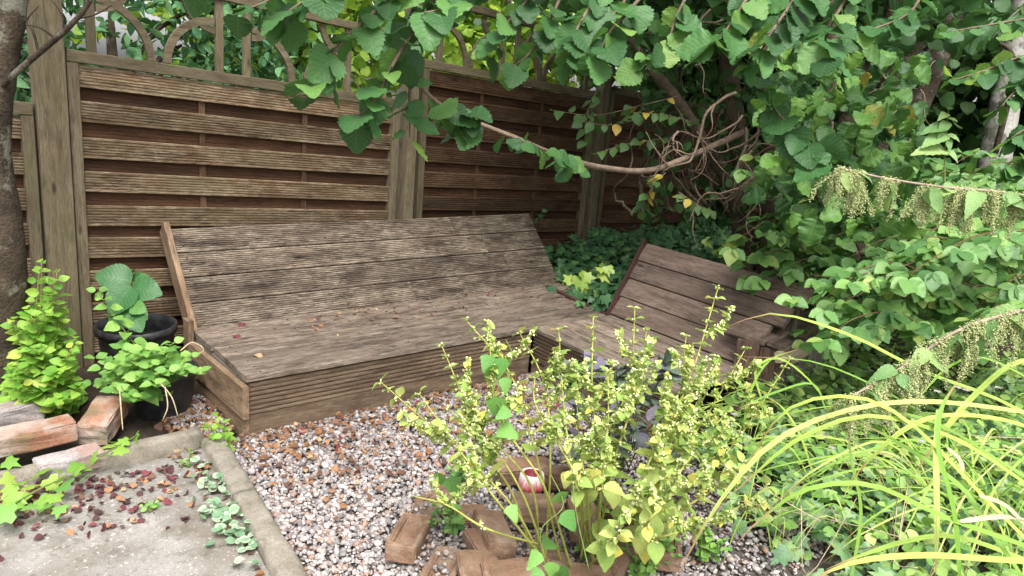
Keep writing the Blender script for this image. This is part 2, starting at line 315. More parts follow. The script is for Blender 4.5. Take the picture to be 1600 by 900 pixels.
for k in range(3):
    T['hazel%d' % k] = leaf_t(p_hazel, 9, .13, .08+.12*k, .1+.25*k, .03, 2, k)
    T['wide%d' % k] = leaf_t(p_wide, 8, .15, .05+.1*k, .05+.2*k, .03, 2, 60+k)
    T['oval%d' % k] = leaf_t(p_oval, 6, .07, .15+.12*k, .1+.2*k, .01, 1, k)
    T['crink%d' % k] = leaf_t(p_hazel, 9, .08, .3, .4+.3*k, .075, 2, 10+k)
    T['nettle%d' % k] = leaf_t(p_nettle, 8, .13, .35, .35+.35*k, .015, 1, 20+k)
    T['bram%d' % k] = leaf_t(p_bram, 8, .12, .22, .1+.2*k, .02, 1, 30+k)
    T['ribbed%d' % k] = leaf_t(p_hazel, 10, .04, .15, .35+.2*k, .012, 2, 40+k)
T['heart'] = leaf_t(p_heart, 6, 0, .2, .3, .01, 1, 3)
T['lance'] = leaf_t(p_lance, 6, 0, .3, .3, .01, 1, 4)
T['round'] = leaf_t(p_round, 5, 0, .15, .2, .01, 1, 5)
T['low'] = leaf_t(p_oval, 3, 0, .2, .25, 0, 1, 6)
T['lowh'] = leaf_t(p_hazel, 4, 0, .2, .3, .01, 1, 7)
def ivy_t(lob=.9):
    pts = [(0, 0), (.22, -.10), (.46, .05), (.33, .27), (.42, .55), (.16, .56), (0, 1.0), (-.16, .56), (-.42, .55), (-.33, .27), (-.46, .05), (-.22, -.10)]
    V = [(0, .33, .05)] + [(x, y, -.10*abs(x) - .10*(y-.3)**2) for x, y in pts]; n = len(pts)
    UV = [(0, .4)] + [(max(-1, min(1, x/.46)), y) for x, y in pts]
    return np.array(V, float), np.array([(0, 1+(i+1) % n, 1+i) for i in range(n)])[:, ::-1], np.array(UV, float)
T['ivy'] = ivy_t()
def pebble_t():
    V = [(0, 0, 1), (0, 0, -1), (1, 0, 0), (-1, 0, 0), (0, 1, 0), (0, -1, 0)]
    F = [(0, 2, 4), (0, 4, 3), (0, 3, 5), (0, 5, 2), (1, 4, 2), (1, 3, 4), (1, 5, 3), (1, 2, 5)]
    mid = {}; V = [np.array(v, float) for v in V]; G = []
    def mp(a_, b):
        k = (min(a_, b), max(a_, b))
        if k not in mid: V.append(unit(V[a_]+V[b])); mid[k] = len(V)-1
        return mid[k]
    for a_, b, c in F:
        x, y, z = mp(a_, b), mp(b, c), mp(c, a_); G += [(a_, x, z), (b, y, x), (c, z, y), (x, y, z)]
    return np.array(V), np.array(G), np.zeros((len(V), 2))
T['ball'] = pebble_t()
_oct = np.array([(0, 0, 1), (0, 0, -1), (1, 0, 0), (-1, 0, 0), (0, 1, 0), (0, -1, 0)], float)
T['octa'] = (_oct, np.array([(0, 2, 4), (0, 4, 3), (0, 3, 5), (0, 5, 2), (1, 4, 2), (1, 3, 4), (1, 5, 3), (1, 2, 5)]), np.zeros((6, 2)))
class Cloud:
    """collects many leaf-like pieces into one mesh"""
    def __init__(s): s.V = []; s.F = []; s.U = []; s.R = []; s.n = 0
    def raw(s, V, F, U=None, var=None):
        s.V.append(np.asarray(V, float)); s.F.append(np.asarray(F)+s.n); s.U.append(np.zeros((len(V), 2)) if U is None else U)
        s.R.append(np.full(len(V), .5) if var is None else var); s.n += len(V)
    def put(s, tname, P, D, Z, S, var=None, aspect=None):
        tv, tf, tu = T[tname]; P = np.atleast_2d(np.asarray(P, float)); n = len(P)
        if n == 0: return
        D = unit(np.broadcast_to(np.asarray(D, float), (n, 3))); Z = np.broadcast_to(np.asarray(Z, float), (n, 3))
        Z = Z - D*np.sum(Z*D, 1, keepdims=True); Z = unit(Z + 1e-6); X = np.cross(D, Z)
        S = np.broadcast_to(np.asarray(S, float), (n,)); asp = np.ones(n) if aspect is None else aspect
        W = (P[:, None, :] + S[:, None, None]*(tv[None, :, 0:1]*(X*asp[:, None])[:, None, :] + tv[None, :, 1:2]*D[:, None, :] + tv[None, :, 2:3]*Z[:, None, :]))
        m = len(tv); F = (tf[None] + (np.arange(n)*m)[:, None, None]).reshape(-1, 3)
        var = rng.random(n) if var is None else np.broadcast_to(np.asarray(var, float), (n,))
        s.raw(W.reshape(-1, 3), F, np.tile(tu, (n, 1)), np.repeat(var, m))
    def tube(s, P, R, k=6, var=.5):
        V, F = tube(P, R, k); s.raw(V, F, None, np.full(len(V), var))
    def build(s, name, mat, parent=None, kind=None, smooth=True):
        if s.n == 0: return None
        V = np.concatenate(s.V)
        off = np.array(wloc(parent)) if parent is not None else V.mean(0)
        me = mesh(name, V-off, np.concatenate(s.F), np.concatenate(s.U), np.concatenate(s.R), smooth)
        return obj(name, me, mat, parent, Matrix.Translation(Vector(off)), kind)
def spline(P, n=6):
    P = np.asarray(P, float)
    if len(P) < 3: return np.array([P[0]+(P[-1]-P[0])*t for t in np.linspace(0, 1, n+1)])
    Q = np.vstack([2*P[0]-P[1], P, 2*P[-1]-P[-2]]); o = []
    for i in range(1, len(Q)-2):
        for t in np.linspace(0, 1, n, endpoint=False):
            a_, b, c, d = Q[i-1], Q[i], Q[i+1], Q[i+2]
            o.append(.5*((2*b)+(-a_+c)*t+(2*a_-5*b+4*c-d)*t*t+(-a_+3*b-3*c+d)*t**3))
    o.append(P[-1]); return np.array(o)
def tube(P, R, k=6):
    P = np.asarray(P, float); n = len(P); R = np.interp(np.linspace(0, 1, n), np.linspace(0, 1, len(np.atleast_1d(R))), np.atleast_1d(R))
    t = unit(np.gradient(P, axis=0)); ref = V3(.31, .17, .93); 
    if abs(np.dot(t[0], unit(ref))) > .9: ref = V3(1, .1, .05)
    x = unit(np.cross(t, ref)); y = np.cross(t, x); an = np.linspace(0, 2*np.pi, k, endpoint=False)
    V = (P[:, None] + R[:, None, None]*(np.cos(an)[None, :, None]*x[:, None] + np.sin(an)[None, :, None]*y[:, None])).reshape(-1, 3)
    F = []
    for i in range(n-1):
        for j in range(k):
            a_ = i*k+j; b = i*k+(j+1) % k; F += [(a_, b, b+k), (a_, b+k, a_+k)]
    for j in range(1, k-1): F.append((0, j+1, j)); F.append(((n-1)*k, (n-1)*k+j, (n-1)*k+j+1))
    return V, np.array(F)
def resample(P, n):
    P = np.asarray(P, float); s = np.r_[0, np.cumsum(np.linalg.norm(np.diff(P, axis=0), axis=1))]; q = np.linspace(0, s[-1], n)
    return np.stack([np.interp(q, s, P[:, i]) for i in range(3)], 1)
_lm = {}
def leafobj(parent, tname, mat, p, d, z, s, name='leaf'):
    """one leaf as a part of its own, mesh shared between alike leaves"""
    k = (tname, mat.name)
    if k not in _lm:
        tv, tf, tu = T[tname]; _lm[k] = mesh(name, tv, tf, tu, np.zeros(len(tv))); _lm[k].materials.append(mat)
    d = unit(d); z = np.asarray(z, float)+1e-5; z = unit(z-d*np.dot(z, d)); x = np.cross(d, z)
    return obj(name, _lm[k], None, parent, frame(p, x*s, d*s, z*s))
def rnd(n, s=1.0): return rng.normal(0, s, (n, 3))
UP = V3(0, 0, 1)
# --- boards
def board_mesh(L, Wd, Th, grooves=0, depth=.0025, name='board', segs=1, jag=0):
    """length X from 0..L, width Y centred, top at Z=0 (grooved), bottom at -Th"""
    prof = []; b = min(.003, Th*.2); h = Wd/2
    prof += [(-h, -Th+b), (-h, -b), (-h+b, 0)]
    if grooves:
        pitch = (Wd-2*b-.012)/grooves; y = -h+b+.006
        for i in range(grooves):
            g0 = y+pitch*.30; g1 = y+pitch*.70; prof += [(g0-.0012, 0), (g0, -depth), (g1, -depth), (g1+.0012, 0)]; y += pitch
    prof += [(h-b, 0), (h, -b), (h, -Th+b), (h-b, -Th), (-h+b, -Th)]
    n = len(prof); V = []
    for i in range(segs+1):
        x = L*i/segs
        for (y, z) in prof: V.append((x + (random.uniform(-jag, jag) if (jag and i == segs) else 0), y, z))
    F = []
    for i in range(segs):
        for j in range(n): F.append((i*n+j, i*n+(j+1) % n, (i+1)*n+(j+1) % n, (i+1)*n+j))
    me = bpy.data.meshes.new(name); me.from_pydata(V, [], F + [tuple(range(n))[::-1], tuple(range(segs*n, (segs+1)*n))]); me.update()
    import bmesh
    bm = bmesh.new(); bm.from_mesh(me); bmesh.ops.recalc_face_normals(bm, faces=bm.faces); bm.to_mesh(me); bm.free()
    return me
def board(name, parent, p0, p1, top, Wd, Th, mat, grooves=0, depth=.0025, jag=0):
    """p0,p1: ends of the top face's centre line; top: normal of the grooved face"""
    p0 = np.asarray(p0, float); p1 = np.asarray(p1, float); x, y, z = axes(p1-p0, top)
    return obj(name, board_mesh(float(np.linalg.norm(p1-p0)), Wd, Th, grooves, depth, name, jag=jag), mat, parent, frame(p0, x, y, z))
# ================================================================== SETTING
ZG = -.045
def grid_sheet(name, x0, x1, y0, y1, nx, ny, fz, mat, inside=None):
    xs = np.linspace(x0, x1, nx); ys = np.linspace(y0, y1, ny); X, Y = np.meshgrid(xs, ys)
    Z = fz(X, Y); V = np.stack([X, Y, Z], -1).reshape(-1, 3); I = np.arange(nx*ny).reshape(ny, nx)
    F = np.stack([I[:-1, :-1], I[:-1, 1:], I[1:, 1:], I[1:, :-1]], -1).reshape(-1, 4)
    o = obj(name, mesh(name, V, F), mat); o['kind'] = 'structure'; return o
def bumps(X, Y, s=1.0): return .5*np.sin(X*3.1*s+1.3)*np.cos(Y*2.7*s+.4)+.3*np.sin(X*7.3*s+Y*5.1*s)+.2*np.cos(Y*11.7*s-X*3.3*s)
grid_sheet('ground', -120, 120, -60, 180, 60, 60, lambda X, Y: np.full_like(X, -.11), MAT['soil'])
grid_sheet('soil_bed', -1.7, -.03, .06, 2.1, 40, 50, lambda X, Y: -.06+.012*bumps(X, Y, 3), MAT['soil'])
def ivyz(x, y): return .06 + .16*np.clip((x-2.6)/.9, 0, 1) + .05*bumps(x, y, 1.2)
grid_sheet('ivy_bank', 2.62, 9.0, -1.6, 4.5, 60, 60, lambda X, Y: ivyz(X, Y)-.05, MAT['soil'])
grid_sheet('plant_bed', 1.0, 6.0, -4.2, -.9, 60, 50, lambda X, Y: -.10+.03*bumps(X, Y, 2)+.07*np.clip((X-1.25)/.5, 0, 1), MAT['soil'])
grid_sheet('gravel_bed', -.24, 2.2, -2.4, .03, 60, 60, lambda X, Y: ZG-.022+.004*bumps(X, Y, 4), MAT['bed'])
# concrete slab: a chamfered block with a rough edge
def slab():
    x0, x1, y0, y1, zt = -2.4, -.20, -2.6, .0, -.048
    nx, ny = 70, 70; xs = np.linspace(x0, x1, nx); ys = np.linspace(y0, y1, ny); X, Y = np.meshgrid(xs, ys)
    # right edge follows the kerb
    X = X + (np.clip((X-x0)/(x1-x0), 0, 1)**6)*(Y*.115)
    Z = zt + .003*bumps(X, Y, 2.2) + rng.normal(0, .0006, X.shape) - .03*(np.clip((Y+.02)/.02, 0, 1))
    V = np.stack([X, Y, Z], -1).reshape(-1, 3); I = np.arange(nx*ny).reshape(ny, nx)
    F = np.stack([I[:-1, :-1], I[:-1, 1:], I[1:, 1:], I[1:, :-1]], -1).reshape(-1, 4)
    o = obj('path', mesh('path', V, F), MAT['slab']); o['kind'] = 'structure'
slab()
def kerb_stone(p0, p1, wd, h, label, ztop):
    p0 = V3(*p0); p1 = V3(*p1); x, y, z = axes(p1-p0, UP); L = np.linalg.norm(p1-p0); n = 26
    prof = [(-wd/2, -h), (-wd/2, -.012), (-wd/2+.010, -.001), (-wd*.2, .002), (wd*.2, .002), (wd/2-.010, -.001), (wd/2, -.012), (wd/2, -h)]
    V = []; m = len(prof)
    for i in range(n+1):
        for (b, c) in prof: V.append((L*i/n, b+rng.normal(0, .0018), c+rng.normal(0, .0018)))
    F = [(i*m+j, i*m+j+1, (i+1)*m+j+1, (i+1)*m+j) for i in range(n) for j in range(m-1)]
    me = bpy.data.meshes.new('kerb'); me.from_pydata(V, [], [f[::-1] for f in F]+[tuple(range(m)), tuple(range(n*m, n*m+m))[::-1]])
    import bmesh
    bm = bmesh.new(); bm.from_mesh(me); bmesh.ops.recalc_face_normals(bm, faces=bm.faces); bm.to_mesh(me); bm.free()
    for p in me.polygons: p.use_smooth = True
    o = obj('kerb', me, MAT['kerb'], None, frame(p0, x, y, z)); o['kind'] = 'structure'
kerb_stone((-1.9, -.012, .004), (-.19, .045, .002), .062, .12, '', 0)
kerb_stone((-.166, -.035, -.002), (-.215, -.50, -.002), .085, .12, '', 0)
kerb_stone((-.2155, -.506, -.005), (-.335, -1.62, -.005), .088, .12, '', 0)
# ================================================================== FENCE
TH = math.radians(5); FD = V3(math.cos(TH), math.sin(TH), 0); FN = V3(math.sin(TH), -math.cos(TH), 0)   # FN towards the camera
def fp(x, z, off=0): # point on the fence line at world x
    return V3(x, 1.2+math.tan(TH)*x, z) + FN*off
def arc_piece(parent, c, r, a0, a1, e1, e2, nrm, wd, th, mat, n=9):
    V = []; 
    for i in range(n+1):
        an = a0+(a1-a0)*i/n; d = e1*math.cos(an)+e2*math.sin(an)
        for rr, zz in ((r-wd/2, -th/2), (r+wd/2, -th/2), (r+wd/2, th/2), (r-wd/2, th/2)): V.append(c+d*rr+nrm*zz)
    F = [(i*4+j, i*4+(j+1) % 4, (i+1)*4+(j+1) % 4, (i+1)*4+j) for i in range(n) for j in range(4)]+[(3, 2, 1, 0), (n*4, n*4+1, n*4+2, n*4+3)]
    V = np.array(V); o_ = np.array(wloc(parent)); me = bpy.data.meshes.new('trellis_arch'); me.from_pydata([tuple(v-o_) for v in V], [], F)
    import bmesh
    bm = bmesh.new(); bm.from_mesh(me); bmesh.ops.recalc_face_normals(bm, faces=bm.faces); bm.to_mesh(me); bm.free()
    return obj('trellis_arch', me, mat, parent, Matrix.Translation(wloc(parent)))
def fence_panel(x0, x1, z0, slope, label, battens, front, back, rows=9, trellis=True, bars=None, stile=True):
    """solid woven panel: top edge z0 at x0, falling by slope; slats every 0.165 m"""
    t = thing('wooden_fence', label, 'fence', Vector(fp(x0, -.08)), 'fence panels along the garden boundary')
    zz = lambda x, dz: z0 + slope*(x-x0) - dz
    P = lambda x, dz, off: fp(x, zz(x, dz), off)
    sx = .05
    # top rail and stiles
    board('top_rail', t, P(x0-.0, .026, .034), P(x1+.0, .026, .034), FN, .055, .06, MAT['post'])
    if stile:
        for xx in (x0+.022, x1-.022):
            board('stile', t, fp(xx, zz(xx, .056), .036), fp(xx, -.09, .036), FN, .05, .052, MAT['post'])
    for i in range(rows):
        d = .062 + .165*i
        jz = rng.uniform(-.004, .004)
        board('slat', t, P(x0+sx-.004, d+.047+jz, .018+rng.uniform(-.003, .003)), P(x1-sx+.004, d+.047-jz*1.2, .018+rng.uniform(-.003, .003)), FN, rng.uniform(.097, .106), .014, front, 6, .0045)
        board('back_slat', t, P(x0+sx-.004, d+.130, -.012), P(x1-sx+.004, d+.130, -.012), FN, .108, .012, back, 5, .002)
    for u in battens:
        xb = x0+(x1-x0)*u
        board('batten', t, fp(xb, zz(xb, .06), .0025), fp(xb, -.08, .0025), FN, .034, .012, MAT['red'])
    if trellis:
        H = .36; bar = .040
        bl = bars or [.06, .385, .465, .80, .94]
        for u in bl:
            xb = x0+(x1-x0)*u
            board('trellis_bar', t, fp(xb, zz(xb, .0), .016), fp(xb, zz(xb, -H), .016), FN, bar, .026, MAT['post'])
        board('trellis_rail', t, P(x0, -H-.022, .032), P(x1, -H-.022, .032), FN, .044, .05, MAT['post'])
        for a_, b in ((.06, .385), (.465, .80)):
            xa = x0+(x1-x0)*a_+.02; xb = x0+(x1-x0)*b-.02; r = (xb-xa)/2*.93
            E1 = unit(P(x1, 0, 0)-P(x0, 0, 0))
            for (xc, s) in ((xa, 1), (xb, -1)):
                arc_piece(t, fp(xc, zz(xc, -.0), .004), min(r, .25), .02, math.pi/2-.03, E1*s, UP, FN, .036, .022, MAT['post'])
                arc_piece(t, fp(xc, zz(xc, -H), .004), min(r, .25)*.62, .05, math.pi/2-.03, E1*s, -UP, FN, .034, .020, MAT['post'])
    return t
fence_panel(-.405, 1.475, 1.487, -.062, 'woven wooden fence panel with pale ridged slats behind the long backrest', (.335, .655), MAT['slat'], MAT['slat_back'])
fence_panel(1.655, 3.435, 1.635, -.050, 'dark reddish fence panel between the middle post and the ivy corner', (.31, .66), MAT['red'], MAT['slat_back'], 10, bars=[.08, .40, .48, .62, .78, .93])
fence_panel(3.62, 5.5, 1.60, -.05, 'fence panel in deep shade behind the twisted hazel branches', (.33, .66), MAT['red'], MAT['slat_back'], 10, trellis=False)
fence_panel(-2.42, -.555, 1.33, -.05, 'fence panel at the far left behind the leaning tree trunk', (.33, .66), MAT['slat'], MAT['slat_back'], 8, trellis=False)
def fence_post(x, zt, wd, label, lean=0.0, off=.06):
    b = fp(x, -.1, off); tp = fp(x+lean, zt, off)
    me = board_mesh(float(np.linalg.norm(tp-b)), wd, .09, 0, name='fence_post', segs=6)
    X, Y, Z = axes(tp-b, FN); o = obj('fence_post', me, MAT['post'], None, frame(b, X, Y, Z)); tag(o, label, 'post', 'posts of the wooden fence'); return o
fence_post(-.480, 2.3, .125, 'greenish square fence post right beside the tree trunk')
fence_post(1.565, 1.99, .078, 'middle fence post standing behind the long backrest')
fence_post(3.528, 1.72, .085, 'fence post at the ivy corner, farthest of the three')
# ================================================================== CORNER BENCH
H = .215; D = .7157; BDY, BDZ = .4012, .4345
bench = thing('corner_bench', 'low L-shaped corner bench of weathered decking boards on the gravel', 'bench', (0, 0, ZG))
LB = 2.486
# main seat boards (five rows along X)
pit = D/5
for i in range(5):
    yc = pit*(i+.5); right = [2.20, 2.22, 2.24, 2.26, 2.47][i]
    lz = [0, .001, -.001, .002, 0][i]
    board('seat_board', bench, (-.012+.004*(i % 3), yc-.008+(.022 if i == 4 else 0), H+lz), (right, yc-.008+(.022 if i == 4 else 0), H+lz), UP, pit-.009+(.034 if i == 4 else 0), .026, MAT['seat'], 0 if i < 3 else 9, .003)
# backrest boards with butt joints
sl = np.array([0, BDY, BDZ]); sL = np.linalg.norm(sl); sd = sl/sL; bn = unit(np.cross(V3(1, 0, 0), sd)); bn = bn if bn[1] < 0 else -bn
bp = sL/4; joints = [1.30, 2.10, 1.98, 1.78]
for i in range(4):
    c = V3(0, D-.010, H-.006) + sd*(bp*(i+.5))
    for (xa, xb) in ((.014, joints[i]-.0015), (joints[i]+.0015, LB)):
        sg = random.uniform(-.0015, .0015)
        board('backrest_board', bench, c+V3(xa, 0, 0)+bn*sg, c+V3(xb, 0, 0)+bn*sg, bn, bp-.005-(.004 if i == 2 else 0), .026, MAT['deck'], 10, .0045)
# backrest supports
for xs in (.06, .85, 1.65, 2.40):
    pb = V3(xs, D+.03, H-.02)
    board('backrest_support', bench, pb-bn*.03, pb+sd*(sL-.02)-bn*.03, bn, .045, .07, MAT['side'])
    q = pb+sd*(sL-.06)-bn*.10
    if q[1] < 1.12: board('backrest_strut', bench, q, (xs, q[1]+.004, -.05), (0, -1, 0), .045, .04, MAT['side'])
# side board of the backrest, edge towards the viewer
s0 = V3(-.012, D-.012, H-.012)-bn*.036; board('backrest_side', bench, s0+sd*.0, s0+sd*(sL+.035), V3(-1, 0, 0)+0*sd, .10, .030, MAT['side'])
# fascia: two boards, upper ridged
board('fascia_board', bench, (.004, .008, H-.036-.0725), (1.606, .008, H-.036-.0725), (0, -1, 0), .145, .026, MAT['fascia'], 6, .010)
board('fascia_board', bench, (.004, .012, H-.184-.0725), (1.606, .012, H-.184-.0725), (0, -1, 0), .145, .026, MAT['fascia'])
# left end boards
board('side_board', bench, (-.032, -.010, H-.045-.07), (-.040, D+.02, H-.055-.07), (-1, 0, 0), .150, .028, MAT['side'], 14, .0012)
board('side_board', bench, (-.024, .012, H-.193-.07), (-.030, D+.02, H-.205-.07), (-1, 0, 0), .140, .028, MAT['side'])
board('seat_frame', bench, (-.004, .045, H-.06), (-.004, D-.03, H-.06), (-1, 0, 0), .05, .04, MAT['greyw'])
board('corner_post', bench, (.03, .065, H-.03), (.03, .065, -.12), (-1, 0, 0), .04, .04, MAT['greyw'])
board('side_post', bench, (-.045, D-.03, H-.13), (-.045, D-.03, H+.06), (-1, 0, 0), .07, .03, MAT['side'])
# right arm of the L
aa = math.radians(-3.2); AD = V3(math.sin(aa), -math.cos(aa), 0); AS = V3(math.cos(aa), math.sin(aa), 0)
A0 = V3(1.608, 0, H); aw = .62
for i in range(4):
    wd = aw/4; p = A0 + AS*(wd*(i+.5)) + AD*(-.005 if i < 3 else -.02)
    board('arm_seat_board', bench, p+V3(0, 0, .0015*(i % 2)), p+AD*1.02+V3(0, 0, .0015*(i % 2)), UP, wd-.004, .026, MAT['seat'], 0)
pf = A0 + AS*.016 + AD*(-.012)
board('arm_fascia_board', bench, pf+V3(0, 0, -.036-.0725), pf+AD*1.0+V3(0, 0, -.036-.0725), -AS, .145, .026, MAT['fascia'], 6, .010)
board('arm_fascia_board', bench, pf+AS*.004+V3(0, 0, -.178-.0725), pf+AS*.004+AD*1.0+V3(0, 0, -.178-.0725), -AS, .145, .026, MAT['fascia'])
al = math.radians(53); AT = AS*math.cos(al)+UP*math.sin(al); AN = unit(np.cross(AT, AD)); AN = AN if AN[0] < 0 else -AN
F0 = A0 + AS*.622 + AD*(-.034) + V3(0, 0, .004); ap = .130
for i in range(4):
    c = F0 + AT*(ap*(i+.5)) + AD*(-.018*i)
    board('arm_backrest_board', bench, c, c+AD*([.98, 1.0, 1.06, 1.10][i]+.018*i), AN, ap-(.005 if i != 2 else .008), .026, MAT['arm'], 0)
e0 = F0 - AT*.02 + AD*(-.004) + AN*.012; board('arm_backrest_edge', bench, e0, e0+AT*(ap*4+.03)-AD*.07, -AD, .04, .010, MAT['maroon'])
board('arm_back_frame', bench, F0+AT*.5-AN*.06, F0+AT*.5-AN*.06+AD*1.05, AN, .05, .04, MAT['greyw'])
for u in (.1, .55, 1.0):
    q = F0 + AD*u + AT*.48 - AN*.03; board('arm_back_strut', bench, q, (q[0]+.01, q[1], -.05), -AS, .05, .04, MAT['greyw'])
# low inner frame seen in the corner gap
board('corner_frame', bench, (2.30, .66, H-.03), F0+V3(-.02, .03, -.05), V3(-1, -1, 0), .09, .03, MAT['maroon'])
# broken boxed end of the arm: ridged side panel, pale rail, loose lid boards
P1 = on(1152, 528, 2, .36); P2 = on(1226, 546, 2, .355); P3 = on(1306, 512, 2, .345)
for v in (P1, P2, P3): v[2] = .355
pd = unit(P2-P1); pn = V3(pd[1], -pd[0], 0); pn = pn if np.dot(pn, CAM-P1) > 0 else -pn; L12 = np.linalg.norm(P2-P1)
rd = unit(P3-P2); rn = V3(rd[1], -rd[0], 0); rn = rn if np.dot(rn, CAM-P2) > 0 else -rn; L23 = np.linalg.norm(P3-P2)
nb = 2
for i in range(nb):
    c = P1 + pd*(L12*(i+.5)/nb); board('end_panel', bench, c+V3(0, 0, -.012*i), V3(c[0], c[1], -.09), pn, L12/nb-.003, .024, MAT['painted'], 3, .004, jag=.004)
board('end_rail', bench, P2-rd*.05+V3(0, 0, -.030)+rn*.012, P3+rd*.02+V3(0, 0, -.020)+rn*.012, rn+UP*.25, .055, .035, MAT['pale'], jag=.015)
board('end_rail', bench, P2+rd*.10+V3(0, 0, -.090)+rn*.004, P2+rd*.36+V3(0, 0, -.075)+rn*.004, rn+UP*.2, .035, .03, MAT['pale'], jag=.02)
for i in range(4):
    c = P2 + rd*(L23*(i+.5)/4) - rn*.022; board('end_board', bench, c+V3(0, 0, -.045), V3(c[0], c[1], -.09), rn, L23/4-.004, .022, MAT['greyw'], 3, .003)
for i, (o_, s_, e_) in enumerate(((-.03, -.02, .03), (-.145, -.03, .06), (-.26, -.01, .04))):
    c = P2 + rn*o_ + V3(0, 0, .018+.004*i); board('lid_board', bench, c+rd*s_, c+rd*(L23+e_)+V3(0, 0, .01), UP+rn*.08, .108, .022, MAT['arm'], 0, jag=.02)
# screw heads: two per board over each support
def screw_mesh():
    k = 8; V = [(0, 0, .0012)]+[(.0042*math.cos(6.2832*i/k), .0042*math.sin(6.2832*i/k), .0006) for i in range(k)]+[(.0046*math.cos(6.2832*i/k), .0046*math.sin(6.2832*i/k), -.002) for i in range(k)]
    F = [(0, 1+i, 1+(i+1) % k) for i in range(k)]; F2 = []
    for i in range(k): F2 += [(1+i, 1+k+i, 1+(i+1) % k), (1+(i+1) % k, 1+k+i, 1+k+(i+1) % k)]
    me = mesh('screw', V, F+F2); me.materials.append(MAT['screw']); return me
SCREW = screw_mesh()
for xs in (.06, .85, 1.65, 2.40):
    for i in range(4):
        for o_ in (-.035, .035): obj('screw', SCREW, None, bench, frame(V3(xs, D-.010, H-.006)+sd*(bp*(i+.5)+o_)+bn*.0022, V3(1, 0, 0), sd, bn))
    for i in range(4):
        for o_ in (-.035, .035): obj('screw', SCREW, None, bench, Matrix.Translation(Vector((xs if xs < 2.3 else 2.05, pit*(i+.5)+o_-.008, H+.0022))))
# ================================================================== GRAVEL
def in_gravel(x, y):
    kx = -.166 + (y+.035)*.107 + .045
    return (x > kx) & (y < -.014) & (y > -2.0) & ((x < 1.60 - .055*(-y)) | (y < -1.02)) & (x < 1.62) 
def pebbles(P, s, label):
    n = len(P); c = Cloud(); D_ = unit(rnd(n)); D_[:, 2] *= .35; Zn = UP + rnd(n, .35)
    tv, tf, tu = T['ball']; var = rng.random(n); D_ = unit(D_); Zn = unit(Zn - D_*np.sum(Zn*D_, 1, keepdims=True)); X_ = np.cross(D_, Zn)
    ax = rng.uniform(.75, 1.05, n); ay = rng.uniform(.9, 1.45, n); az = rng.uniform(.5, .85, n); lum = 1 + rng.normal(0, .11, (n, len(tv)))
    W = P[:, None] + (s[:, None]*lum)[:, :, None]*(tv[None, :, 0:1]*(X_*ax[:, None])[:, None] + tv[None, :, 1:2]*(D_*ay[:, None])[:, None] + tv[None, :, 2:3]*(Zn*az[:, None])[:, None])
    m = len(tv); F = (tf[None]+(np.arange(n)*m)[:, None, None]).reshape(-1, 3); c.raw(W.reshape(-1, 3), F, np.zeros((n*m, 2)), np.repeat(var, m))
    tag(c.build('gravel', MAT['pebble'], None, 'stuff'), label, 'gravel')
def gravel():
    n = 40000; x = rng.uniform(-.3, 1.7, n); y = rng.uniform(-1.9, 0, n); k = in_gravel(x, y)
    x, y = x[k], y[k]; n = len(x); kk = (rng.random(n) < np.where((x > .9) & (y < -.6), .45, 1.0)); x, y = x[kk], y[kk]; n = len(x)
    s = np.clip(rng.lognormal(math.log(.0064), .38, n), .0028, .0145)
    z = ZG - .018 + .5*s + rng.uniform(0, .012, n) + .006*bumps(x, y, 2.2)
    pebbles(np.stack([x, y, z], 1), s, 'grey, white and brown rounded pebbles filling the bench corner')
gravel()
def litter(n, xf, yf, zf, mat, s0, label, name='leaf_litter', tn='oval1'):
    c = Cloud(); x = xf(n); y = yf(n, x); z = zf(x, y); D_ = rnd(n); D_[:, 2] *= .25; Zn = UP+rnd(n, .45)
    for k in range(3):
        m_ = np.arange(n) % 3 == k; c.put(['oval2', 'crink1', 'low'][k], np.stack([x, y, z], 1)[m_], D_[m_], Zn[m_], rng.uniform(.6, 1.3, n)[m_]*s0)
    o = c.build(name, mat, None, 'stuff'); tag(o, label, 'leaves'); return o
litter(650, lambda n: rng.uniform(-.1, 1.5, n), lambda n, x: np.clip(-np.abs(rng.normal(0, .35, n))-.03, -1.5, -.03), lambda x, y: ZG+.012+0*x, MAT['litter'], .028, 'orange and brown dead leaves strewn over the pebbles')
litter(330, lambda n: np.clip(rng.normal(-.70, .25, n), -1.3, -.27), lambda n, x: -.05-np.abs(rng.normal(0, .10, n))-.35*rng.random(n)*(rng.random(n) < .35)+(-.72-x)*.25, lambda x, y: -.040+.004*rng.random(len(x)), MAT['redlitter'], .027, 'crimson and orange fallen leaves on the concrete path')
litter(150, lambda n: rng.uniform(-.30, -.03, n), lambda n, x: rng.uniform(.06, .42, n), lambda x, y: -.045+.012*rng.random(len(x)), MAT['litter'], .03, 'leaf crumbs beside the end of the bench')
litter(90, lambda n: rng.uniform(-.34, -.22, n), lambda n, x: -rng.uniform(.03, 1.3, n), lambda x, y: -.040+.004*rng.random(len(x)), MAT['litter'], .024, 'dead leaf bits along the kerb edge')
litter(110, lambda n: rng.uniform(.3, 2.1, n), lambda n, x: np.clip(.30+rng.normal(.22, .13, n)+.05*x, .02, .70), lambda x, y: H+.004+0*x, MAT['litter'], .021, 'small orange leaf crumbs scattered on the bench seat')
